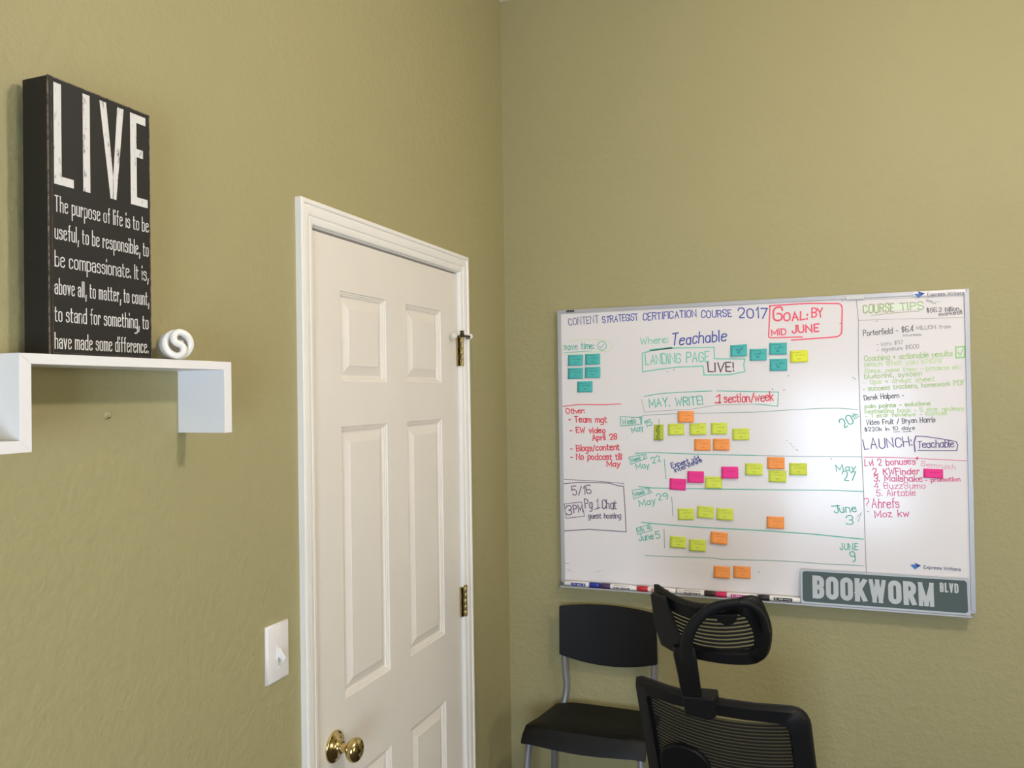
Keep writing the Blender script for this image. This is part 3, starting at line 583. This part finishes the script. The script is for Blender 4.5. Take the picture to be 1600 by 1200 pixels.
lo = arrow('logo_arrow', [(1422, 882.5), (1428.4, 882), (1431, 882.4), (1428, 879), (1439.2, 883.5), (1429.8, 889.8)], [(1428, 879), (1439.2, 883.5), (1434.5, 886.5), (1431, 882.4)], yq)
q = MB(); a, b_ = ony(1443.4, 888.6, yq), ony(1501, 892.4, yq); layout(q, 'Express Writers', (a.x, a.z), (b_.x, b_.z), .0100, .0013, lambda x, z: Vector((x, yq, z)), pr=True, gap=.0011)
flat('logo_lettering', q, mat('logo_text', (62, 66, 112), .5), lo)

# ------------------------------------------------------------------ sticky notes
NC = {'t': ((80, 186, 184), (52, 132, 138)), 'g': ((216, 228, 84), (172, 180, 84)), 'y': ((232, 236, 66), (176, 178, 74)), 'o': ((255, 160, 84), (218, 138, 84)), 'p': ((240, 56, 146), (204, 40, 118))}
NG = {'t': 'teal sticky notes', 'g': 'lime sticky notes', 'y': 'lime sticky notes', 'o': 'orange sticky notes', 'p': 'pink sticky notes'}
CN = {'t': 'teal', 'g': 'lime', 'y': 'yellow', 'o': 'orange', 'p': 'pink'}
notes = [
('t', 887.6, 911, 554.8, 0, 'under the save time heading, top left of the five'), ('t', 914.3, 937.7, 553.2, 0, 'under the save time heading, top right of the five'),
('t', 887.3, 911, 575.2, 0, 'under the save time heading, middle row left'), ('t', 914, 938, 573.7, 0, 'under the save time heading, middle row right'),
('t', 902, 925.7, 596, 0, 'under the save time heading, lowest of the five'),
('t', 1141, 1167, 539, 1.5, 'below the word Teachable with a double check mark, leftmost of four'), ('t', 1171.2, 1198, 545.4, 0, 'with a small check mark, second from left beside the landing page box'),
('t', 1202, 1229.5, 536, -1, 'with a check mark, directly below the red goal box'), ('t', 1202.6, 1230, 561, -.5, 'with a check mark, lowest right of the teal four'),
('y', 1234.3, 1262, 547.8, 1.2, 'below the red goal box beside two teal notes'),
('v', 1021.9, 1036.5, 663.5, 0, 'turned upright and scribbled over beside the date May 15'),
('o', 1059, 1084, 642.3, 0, 'overhanging the top line of the week 1 row'),
('g', 1043.7, 1068.6, 662, 1, 'first in the week 1 row beside the upright scribbled note'), ('g', 1077, 1103, 661.5, 3, 'second in the week 1 row, slightly tilted'),
('g', 1110.5, 1136, 660.5, 1, 'third in the week 1 row, above the gap between two orange notes'), ('g', 1144.2, 1170.5, 669.5, 1, 'farthest right in the week 1 row, set lower'),
('o', 1084.7, 1110.3, 686, 0, 'below the week 1 lime notes, left of a pair'), ('o', 1114, 1140, 685.5, 0, 'below the week 1 lime notes, right of a pair'),
('p', 1046.3, 1071.8, 747.5, -2, 'lowest left, crossing the line above the week 3 row'), ('p', 1074, 1099.8, 736, -.5, 'beside the blue words expert vid in the week 2 row'),
('g', 1101.5, 1128, 744.3, .5, 'wedged between two pink notes in the week 2 row'), ('p', 1127, 1153.4, 729, .5, 'rightmost of the three in the week 2 row'),
('g', 1164.3, 1191.5, 723.8, 0, 'to the right of the pink notes in the week 2 row'), ('o', 1198.8, 1225.8, 714.2, -.5, 'at the top line of the week 2 row above a lime note'),
('g', 1201, 1228.7, 734.6, -1, 'directly under the orange note in the week 2 row'), ('g', 1233, 1261, 723.4, 0, 'farthest right in the week 2 row'),
('g', 1058.7, 1083.7, 793.8, 2, 'left of three in the week 3 row'), ('g', 1089.5, 1115.3, 790.8, -2, 'middle of three in the week 3 row, set slightly higher'), ('g', 1119.5, 1145.5, 793.8, 0, 'right of three in the week 3 row'),
('o', 1198, 1225.3, 806.6, -.5, 'alone at the right of the week 3 row'),
('g', 1047, 1072, 837.5, -1, 'left of two in the week 4 row'), ('g', 1077, 1102.7, 842.3, 0, 'right of two in the week 4 row'), ('o', 1110.5, 1137, 830.8, -2, 'hanging at the top line of the week 4 row'),
('o', 1115, 1141, 884, -.5, 'left of the pair above the marker tray'), ('o', 1146, 1172.8, 884.2, 0, 'right of the pair above the marker tray'),
('p', 1442.8, 1473.5, 732.3, -1, 'covering part of the bonus list in the right column')]
NY = YB-.0016
M_SCRIB = {}
for idx, (k, xa, xb, yt, ang, where) in enumerate(notes):
    upright = k == 'v'; kk = 'g' if upright else k
    y_ = NY-(.0016 if idx in (19, 21, 11, 23) else 0)
    a, b_ = ony(xa, yt, y_), ony(xb, yt, y_)
    W = b_.x-a.x; H = .0508 if not upright else .0500
    if not upright: H = .0362
    if idx == 35: H = .0262
    t = math.radians(ang); cx = (a.x+b_.x)/2; z_ = a.z
    r_ = random.Random(idx*13+5); lift = r_.uniform(.002, .006)*(1.5 if idx in (15, 29, 32, 33) else 1); curl = r_.uniform(-.3, .3)
    nx, nz = 5, 6
    def nP(s_, t_, off=0):                   # s across, t down
        x = (s_-.5)*W; z = -t_*H; y = y_-lift*(t_**1.8)*(1+curl*(s_-.5)*2)-off
        return Vector((cx+x*math.cos(t)-z*math.sin(t), y, z_+x*math.sin(t)+z*math.cos(t)))
    q = MB(); n1 = (nx+1)*(nz+1)
    for off in (0, -.00035):
        for j in range(nz+1):
            for i in range(nx+1): q.v.append(nP(i/nx, j/nz, off))
    for j in range(nz):
        for i in range(nx):
            c0 = j*(nx+1)+i; q.f.append((c0, c0+nx+1, c0+nx+2, c0+1)); q.f.append((n1+c0, n1+c0+1, n1+c0+nx+2, n1+c0+nx+1))
    for i in range(nx): q.f.append((i, i+1, n1+i+1, n1+i)); e0 = nz*(nx+1)+i; q.f.append((e0, n1+e0, n1+e0+1, e0+1))
    for j in range(nz): s0 = j*(nx+1); q.f.append((s0, n1+s0, n1+s0+nx+1, s0+nx+1)); s1 = s0+nx; q.f.append((s1, s1+nx+1, n1+s1+nx+1, n1+s1))
    nm = thing('sticky_note', (cx, NY, z_), '%s sticky note %s' % (('small lime' if upright else CN[k]), where), 'sticky note', NG[kk])
    obj('note_paper', q, mat('paper_'+k, NC[kk][0] if not upright else (186, 198, 62), .75), nm, smooth=True)
    q = MB(); sc3 = lambda s_, t_: nP(s_, t_, .0002)
    if kk == 't' and idx in (5, 6, 7, 8):
        ribbon(q, [(.34, .42), (.45, .72), (.68, .2)], .035, sc3)
        if idx == 5: ribbon(q, [(.42, .3), (.52, .66), (.78, .14)], .035, sc3)
    for li, (t0, s0, s1) in enumerate(((.16, .12, .62), (.40, .28, .86), (.72, .40, .62)) if not upright else ((.1, .38, .62),)):
        if upright:
            P_ = [(.45+.28*((-1)**i)*r_.uniform(.3, 1), .06+.9*i/26) for i in range(27)]
        elif kk == 'p' and li != 1: continue
        else: P_ = [(s0+(s1-s0)*i/16, t0+r_.uniform(-.035, .035)) for i in range(17)]
        ribbon(q, P_, .03 if not upright else .06, sc3)
    flat('note_scribble', q, mat('scribble_'+(kk if not upright else 'v'), NC[kk][1] if not upright else (120, 132, 46), .8), nm)

# ------------------------------------------------------------------ dry-erase markers
mk = [(.2139, .3319, 'R', (32, 52, 150), (32, 52, 150), 1, 'blue-capped white dry-erase marker with a blue label, leftmost in the tray'),
      (.3344, .4549, 'L', (70, 50, 90), (40, 36, 66), 0, 'purple-capped white dry-erase marker touching the blue one in the tray'),
      (.4574, .5800, 'L', (198, 32, 44), (196, 36, 52), 0, 'red-capped white dry-erase marker with a red label in the tray'),
      (.5844, .7028, 'R', (52, 30, 34), (74, 66, 66), 1, 'white dry-erase marker with a dark brown cap in the tray beside the pink cap'),
      (.7032, .8253, 'L', (212, 36, 92), (196, 36, 136), 0, 'pink-capped white dry-erase marker with a magenta label in the tray'),
      (.8294, .9508, 'L', (28, 28, 30), (30, 30, 34), 0, 'black-capped white dry-erase marker with a black label beside the street sign')]
for (xa, xb, side, cap, lab, flip, lb) in mk:
    R_ = .0086; yc, zc = -.0345, 1.0378+R_+.0002; L_ = xb-xa
    t_ = thing('dry_erase_marker', ((xa+xb)/2, yc, 1.0378), lb, 'marker', 'dry-erase markers in the tray')
    o = Vector((xa, yc, zc)) if side == 'L' else Vector((xb, yc, zc)); ax = Vector((1, 0, 0)) if side == 'L' else Vector((-1, 0, 0))
    cl = .034
    obj('barrel', MB().lathe([(.001, cl-.004), (.0068, cl-.004), (.0075, cl), (.0084, cl+.003), (.0084, L_-.016), (.0076, L_-.015), (.0076, L_-.002), (.0068, L_), (.001, L_)], o, ax, 24), M_WHITEP, t_, auto=40)
    obj('cap', MB().lathe([(.001, 0), (.0068, 0), (.0074, .001), (.0076, .007), (.0084, .008), (.0086, .010), (.0086, cl-.001), (.0080, cl), (.001, cl)], o, ax, 24), mat('cap_%d_%d_%d' % cap, cap, .4), t_, auto=40)
    l0, l1 = cl+.012, L_-.022
    a0 = math.radians(60) if lab == (74, 66, 66) or (side == 'L' and lab[0] < 60 and lab[2] == 66) else math.radians(60)
    def cyl(x, a, r=.00855): return Vector((x, yc-r*math.cos(a), zc+r*math.sin(a)))
    xl0, xl1 = (xa+l0, xa+l1) if side == 'L' else (xb-l1, xb-l0)
    q = MB(); strip = (-.62, .55) if lab[0] != 74 and lab != (40, 36, 66) else (-.65, .05)
    n = 10
    for i in range(n+1):
        a = strip[0]+(strip[1]-strip[0])*i/n; q.v += [cyl(xl0, a), cyl(xl1, a)]
    q.f = [(2*i, 2*i+1, 2*i+3, 2*i+2) for i in range(n)]
    if strip[1] < .1:
        b0 = len(q.v)
        for i in range(4): a = .62+.16*i/3; q.v += [cyl(xl0, a), cyl(xl1, a)]
        q.f += [(b0+2*i, b0+2*i+1, b0+2*i+3, b0+2*i+2) for i in range(3)]
    lbo = flat('wrap_label', q, mat('wrap_%d_%d_%d' % lab, lab, .5), t_)
    mid = (strip[0]+strip[1])/2
    def tm(x, z, mid=mid): return cyl(x, mid+z/.0086, .0087)
    q = MB(); xx0 = xl0+.004; xx1 = xl0+.026
    if flip: layout(q, 'EXPO', (xl1-.004, .0025), (xl1-.028, .0025), .0055, .0012, tm, pr=True, gap=.001, )
    else: layout(q, 'EXPO', (xx0, -.0027), (xx0+.022, -.0027), .0055, .0012, tm, pr=True, gap=.001)
    if flip: ribbon(q, [(xl0+.004, .001), (xl1-.032, .001)], .0014, tm)
    else: ribbon(q, [(xx0+.025, 0), (xl1-.004, 0)], .0014, tm)
    flat('label_lettering', q, M_WHITEP, lbo)

# ------------------------------------------------------------------ BOOKWORM BLVD street sign leaning on the tray
PB = Vector((.9525, -.0400, 1.0385)); PU = Vector((1, 0, 0)); PW, PH = .4470, .1015
pv = Vector((0, .0172, .1000)).normalized(); pn = PU.cross(pv)          # pn points to -y/up
if pn.y > 0: pn = -pn
ss = thing('street_sign', (PB.x+PW/2, -.04, 1.0375), 'dark green metal street sign reading BOOKWORM BLVD leaning in the marker tray', 'sign')
def ps(s, t, o=0): return PB+PU*s+pv*t+pn*o
def rr(x0, y0, x1, y1, r, n=5):
    out = []
    for cx, cy, a0 in ((x1-r, y1-r, 0), (x0+r, y1-r, 90), (x0+r, y0+r, 180), (x1-r, y0+r, 270)):
        for i in range(n+1): a = math.radians(a0+90*i/n); out.append((cx+r*math.cos(a), cy+r*math.sin(a)))
    return out
o1 = rr(0, 0, PW, PH, .003)
obj('sign_plate', MB().loft([[ps(s, t, 0) for s, t in o1], [ps(s, t, .0016) for s, t in o1]]), mat('brushed_grey_sign', (168, 172, 174), .45, metal=.2), ss)
o2 = rr(.0055, .0065, PW-.0055, PH-.0060, .0085)
q = MB(); q.add([ps(s, t, .0018) for s, t in o2], [tuple(range(len(o2)))]); flat('green_field', q, mat('sign_green', (58, 74, 70), .5), ss)
M_SGL = mat('sign_letter_grey', (186, 190, 192), .5)
q = OUT(pn); to = lambda s, t: ps(s, t, .0021)
layout(q, 'BOOKWORM', (.0335, .0175), (.3585, .0175), .0665, .0138, to, pr=True, gap=.0048); flat('sign_lettering', q, M_SGL, ss)
q = OUT(pn); layout(q, 'BLVD', (.3730, .0600), (.4200, .0600), .0262, .0043, to, pr=True, gap=.0026); flat('sign_lettering', q, M_SGL, ss)

# ------------------------------------------------------------------ counter stool in the corner
ca = math.radians(6)
def stl(x, y, z):                         # local x right, y back, origin seat centre back
    return Vector((.358+x*math.cos(ca)+y*math.sin(ca)*-1*-1, -.042+y*math.cos(ca)-x*math.sin(ca)*0, z))
so = thing('counter_stool', (.345, -.16, 0), 'black plastic counter stool with grey steel legs in the corner under the whiteboard', 'chair')
# seat: loft across depth, waterfall front
secs = [(0.0, .160, .652, .0), (-.005, .168, .658, 0), (-.014, .173, .662, 0), (-.06, .176, .660, 0), (-.13, .182, .657, .0), (-.185, .187, .659, 0), (-.199, .189, .6575, 0), (-.210, .190, .650, 0), (-.222, .192, .636, 0), (-.230, .193, .620, 0), (-.233, .193, .610, 0)]
q = MB(); nx = 12; rows_t = []; rows_b = []
for (dy, hw, z, _) in secs:
    rt_, rb_ = [], []
    for i in range(nx+1):
        s_ = -1+2*i/nx; e_ = abs(s_)**6
        xo = .030*dy/.235                # drifts left towards the front
        lipdrop = (.012*(1-s_*s_)) if dy < -.22 else 0
        rt_.append(Vector((.357+xo+s_*hw, -.040+dy-(.010*(1-s_*s_) if dy < -.2 else 0)+.008*e_*(dy < -.2), z-.012*e_*1-(.006*(1-s_*s_) if -.2 < dy < -.02 else 0)-lipdrop)))
        rb_.append(rt_[-1]+Vector((0, .012 if dy < -.215 else 0, -.012 if dy >= -.215 else -.004)))
    rows_t.append(rt_); rows_b.append(rb_)
ring = [a+list(reversed(b_)) for a, b_ in zip(rows_t, rows_b)]
q.loft(ring)
so_seat = obj('seat', q, M_BLK2, so, auto=28)

# back plate: curved, arched top and bottom
q = MB(); nx, nz = 16, 6; fr_, bk = [], []
bx0, bx1 = .1965, .5215
for j in range(nz+1):
    t_ = j/nz; r1, r2 = [], []
    for i in range(nx+1):
        s_ = -1+2*i/nx; x = (bx0+bx1)/2+s_*(bx1-bx0)/2*(1-.012*t_)
        zb = .815-.030*(1-s_*s_); zt = .974+.009*(1-s_*s_); z = zb+(zt-zb)*t_
        y = -.058+.022*(1-s_*s_)-.000*t_
        r1.append((x, y, z)); r2.append((x, y+.010, z))
    fr_.append(r1); bk.append(r2)
q.loft([a+list(reversed(b_)) for a, b_ in zip(fr_, bk)])
obj('backrest', q, M_BLK, so, bevel=.003, seg=3)
def legtube(pts): return MB().tube(pts, .0105, 14)
def smooth_path(pts, n=6):
    P_ = [Vector(p) for p in pts]; out = [P_[0]]
    for i in range(1, len(P_)-1):
        a, p, c = P_[i-1], P_[i], P_[i+1]; r = min((a-p).length, (c-p).length)*.45
        pa = p+(a-p).normalized()*r; pc = p+(c-p).normalized()*r
        for k in range(n+1): t = k/n; out.append(pa*(1-t)**2+p*2*t*(1-t)+pc*t*t)
    return out+[P_[-1]]
obj('leg', legtube(smooth_path([(.2075, -.040, .955), (.2095, -.040, .78), (.2165, -.040, .700), (.206, -.052, .64), (.178, -.062, .54), (.150, -.022, .011)])), M_STEEL, so, auto=60)
obj('leg', legtube(smooth_path([(.5105, -.040, .955), (.5085, -.040, .78), (.5015, -.040, .700), (.505, -.052, .64), (.515, -.062, .54), (.560, -.022, .011)])), M_STEEL, so, auto=60)
obj('leg', legtube(smooth_path([(.158, -.232, .628), (.150, -.243, .56), (.128, -.325, .011)])), M_STEEL, so, auto=60)
obj('leg', legtube(smooth_path([(.500, -.232, .628), (.505, -.243, .56), (.545, -.325, .011)])), M_STEEL, so, auto=60)
obj('seat_rail', MB().tube([(.160, -.226, .630), (.207, -.055, .632)], .009).tube([(.499, -.226, .630), (.504, -.055, .632)], .009), M_STEEL, so, auto=60)
obj('footrest', MB().tube([(.137, -.296, .22), (.532, -.296, .22)], .009), M_STEEL, so, auto=60)
for (x, y) in ((.150, -.022), (.560, -.022), (.128, -.325), (.545, -.325)):
    obj('rubber_foot', MB().lathe([(.001, 0), (.013, 0), (.013, .02), (.001, .02)], (x, y, 0), (0, 0, 1), 14), M_BLK, so, auto=50)

# ------------------------------------------------------------------ mesh office chair
aU = math.radians(10.5); th = math.radians(18)
U = Vector((math.cos(aU), -math.sin(aU), 0)); Fd = Vector((math.sin(aU), math.cos(aU), 0))
Vv = Vector((0, 0, 1))*math.cos(th)-Fd*math.sin(th); Nn = Vector((0, 0, 1))*math.sin(th)+Fd*math.cos(th)
OC = Vector((.788, -.75, 1.0))
def oc(u, v, w_=0): return OC+U*u+Vv*v+Nn*w_
base = OC+Fd*.32; base.z = 0
och = thing('office_chair', (base.x, base.y, 0), 'black mesh office chair with a headrest seen from behind under the whiteboard', 'chair')
def ringframe(outer, inner, wf, th_, off=0):
    """closed frame between two outlines, both following depth wf(u)"""
    q = MB(); n = len(outer); vs = []
    def row(P_, o): return [oc(u, v, wf(u)+o) for u, v in P_]
    mid_o = [(a[0]*.88+b_[0]*.12, a[1]*.88+b_[1]*.12) for a, b_ in zip(outer, inner)]
    mid_i = [(a[0]*.15+b_[0]*.85, a[1]*.15+b_[1]*.85) for a, b_ in zip(outer, inner)]
    rows_ = [row(outer, off), row(mid_o, off-th_*.5), row(mid_i, off-th_*.5), row(inner, off), row(mid_i, off+th_*.5), row(mid_o, off+th_*.5)]
    for r in rows_: vs += r
    fs = []
    for k in range(6):
        for j in range(n):
            a, b_ = k*n+j, k*n+(j+1) % n; c, d = ((k+1) % 6)*n+(j+1) % n, ((k+1) % 6)*n+j; fs.append((a, b_, c, d))
    return q.add(vs, fs)
def outline(P_, radii, n=6, m_=5):
    out = []; N = len(P_)
    segs = []
    for i, p in enumerate(P_):
        a, c = P_[i-1], P_[(i+1) % N]; la, lc = math.dist(a, p), math.dist(p, c); r = radii[i]
        pa = (p[0]+(a[0]-p[0])*r/la, p[1]+(a[1]-p[1])*r/la); pc = (p[0]+(c[0]-p[0])*r/lc, p[1]+(c[1]-p[1])*r/lc)
        segs.append([((1-t)**2*pa[0]+2*t*(1-t)*p[0]+t*t*pc[0], (1-t)**2*pa[1]+2*t*(1-t)*p[1]+t*t*pc[1]) for t in [k/n for k in range(n+1)]])
    for i in range(N):
        out += segs[i]; e_, s_ = segs[i][-1], segs[(i+1) % N][0]
        for k in range(1, m_): out.append((e_[0]+(s_[0]-e_[0])*k/m_, e_[1]+(s_[1]-e_[1])*k/m_))
    return out
# back frame
wB = lambda u: .030*(u/.2)**2-.004
bo = outline([(-.208, -.012), (.196, -.012), (.206, -.52), (-.206, -.52)], [.018, .045, .08, .08])
bi = outline([(-.170, -.052), (.150, -.052), (.158, -.48), (-.160, -.48)], [.012, .035, .06, .06])
o = obj('back_frame', ringframe(bo, bi, wB, .026), M_CHARC, och, auto=60)
wM = lambda u: .036*(u/.17)**2-.020
for k in range(46):
    v = -.058-k*.0092
    if v < -.475: break
    n = 14; top, bot = [], []
    for i in range(n+1):
        u = -.172+.330*i/n; top.append((u, v+.0023)); bot.append((u, v-.0023))
    q = MB().loft([[oc(u, vv+.0046, wM(u)), oc(u, vv, wM(u)), oc(u, vv, wM(u)+.0015), oc(u, vv+.0046, wM(u)+.0015)] for u, vv in bot])
    obj('mesh_strand', q, M_MESH, och)
n = 14; q = MB()
q.loft([[oc(-.172+.330*i/n, -.05, wM(-.172+.330*i/n)+.0022) for i in range(n+1)], [oc(-.172+.330*i/n, -.485, wM(-.172+.330*i/n)+.0022) for i in range(n+1)]], cap=False, closed=False)
obj('mesh_backing', q, M_SHEER, och)
# lumbar pad behind the mesh
lum = outline([(-.142, -.215), (-.118, -.150), (-.020, -.138), (-.05, -.215)], [.02, .03, .03, .02])
lum = [(-.148+.122*(.5-.5*math.cos(PI*i/12)), -.192+.050*math.sin(PI*i/12)) for i in range(13)]+[(-.085, -.25), (-.15, -.25)]
obj('lumbar_pad', MB().loft([[oc(u, v, -.030) for u, v in lum], [oc(u, v, -.016) for u, v in lum]]), M_BLK, och, bevel=.004)
# socket block and stem
blk = [(-.068, .002), (.006, .010), (.006, -.038), (-.012, -.050), (-.066, -.046)]
obj('headrest_socket', MB().loft([[oc(u, v, -.036) for u, v in blk], [oc(u, v, .004) for u, v in blk]]), M_CHARC, och, bevel=.004)
obj('headrest_stem', MB().ribbonbar([oc(-.047, -.02, -.026), oc(-.048, .05, -.026), oc(-.050, .105, -.026), oc(-.052, .125, -.020)], [.047, .049, .053, .050], Nn, .014), M_BLK, och, auto=40)
# headrest
wH = lambda u: .050*(abs(u+.005)/.13)**2+.000
ho = outline([(-.134, .236), (-.01, .222), (.110, .250), (.131, .150), (.112, .074), (-.02, .088), (-.134, .074)], [.012, .05, .032, .040, .032, .05, .030])
hi = outline([(-.098, .196), (-.01, .190), (.078, .204), (.094, .150), (.090, .112), (-.01, .118), (-.094, .110)], [.008, .03, .022, .025, .018, .03, .012])
hr = obj('headrest_frame', ringframe(ho, hi, wH, .022), M_BLK, och, auto=60)
for k in range(9):
    v = .114+k*.0098; uL, uR = -.104, .098; n = 10
    if k == 8: uR = .086
    q = MB().loft([[oc(u, v+.0052-.004*(1-((u)/.1)**2), wH(u)+.004), oc(u, v-.004*(1-(u/.1)**2), wH(u)+.004), oc(u, v-.004*(1-(u/.1)**2), wH(u)+.0055), oc(u, v+.0052-.004*(1-(u/.1)**2), wH(u)+.0055)] for u in [uL+(uR-uL)*i/n for i in range(n+1)]])
    obj('mesh_strand', q, M_MESH, hr)
q = MB(); q.loft([[oc(-.1+.194*i/n, .20, wH(-.1+.194*i/n)+.006) for i in range(n+1)], [oc(-.1+.194*i/n, .108, wH(-.1+.194*i/n)+.006) for i in range(n+1)]], cap=False, closed=False)
obj('mesh_backing', q, M_SHEER2, hr)
# Y bracket: curved arm to the right, flat wing to the left
arm = [(-.046, .094), (-.044, .128), (-.034, .166), (-.012, .202), (.014, .225), (.044, .238), (.080, .243)]
P_ = [oc(u, v, -.030+.028*(max(0, i-2)/4)) for i, (u, v) in enumerate(arm)]
ap = smooth_path(P_, 4)
obj('headrest_bracket', MB().ribbonbar(ap, [.030-.012*i/(len(ap)-1) for i in range(len(ap))], Nn, .012), M_CHARC, och, auto=50)
band = [oc(.066, .240, -.004), oc(.090, .238, .006), oc(.108, .222, .016), oc(.119, .196, .022), oc(.122, .160, .024)]
obj('headrest_bracket', MB().ribbonbar(smooth_path(band, 4), [.014]*26, Nn, .012), M_CHARC, och, auto=50)
wing = [(-.128, .228), (-.088, .232), (-.073, .180), (-.052, .090), (-.086, .098), (-.118, .100), (-.130, .150)]
obj('headrest_wing', MB().loft([[oc(u, v, wH(u)*.7-.022) for u, v in wing], [oc(u, v, wH(u)*.7-.008) for u, v in wing]]), M_CHARC, och, bevel=.003)
kb = [(.026, .213), (.072, .218), (.068, .197), (.050, .188), (.030, .194)]
obj('tilt_joint', MB().loft([[oc(u, v, -.014) for u, v in kb], [oc(u, v, .004) for u, v in kb]]), M_BLK, och, bevel=.003)
# lower chair (below the frame edge of the picture)
obj('back_spine', MB().ribbonbar([oc(-.005, -.40, -.03), oc(-.005, -.50, -.03), oc(0, -.56, .02), base+Vector((0, 0, .47))], [.07, .07, .07, .07], Nn, .02), M_BLK, och, auto=40)
sc = OC+Fd*.34; sq = []
seatpts = rr(-.235, -.18, .235, .24, .07)
q = MB(); q.loft([[Vector((sc.x, sc.y, z))+U*u*k+Fd*v*k for u, v in seatpts] for z, k in ((.47, .94), (.48, 1), (.52, 1), (.535, .95), (.54, .8))])
obj('seat', q, M_MESH, och, auto=60)
obj('gas_column', MB().tube([base+Vector((0, 0, .11)), base+Vector((0, 0, .30))], .028).tube([base+Vector((0, 0, .30)), base+Vector((0, 0, .475))], .016), M_BLK, och, auto=50)
for k in range(5):
    a = aU+2*PI*k/5; d = Vector((math.cos(a), math.sin(a), 0))
    lg = obj('base_leg', MB().tube([base+Vector((0, 0, .115)), base+d*.15+Vector((0, 0, .105)), base+d*.25+Vector((0, 0, .078))], [.024, .018, .013], 10), M_BLK, och, auto=50)
    tn = Vector((-d.y, d.x, 0)); cc = base+d*.25+Vector((0, 0, .026))
    obj('caster', MB().lathe([(.001, -.022), (.024, -.022), (.026, -.018), (.026, .018), (.024, .022), (.001, .022)], cc, tn, 18).tube([cc, cc+Vector((0, 0, .055))], .006, 8), M_BLK, lg, auto=50)
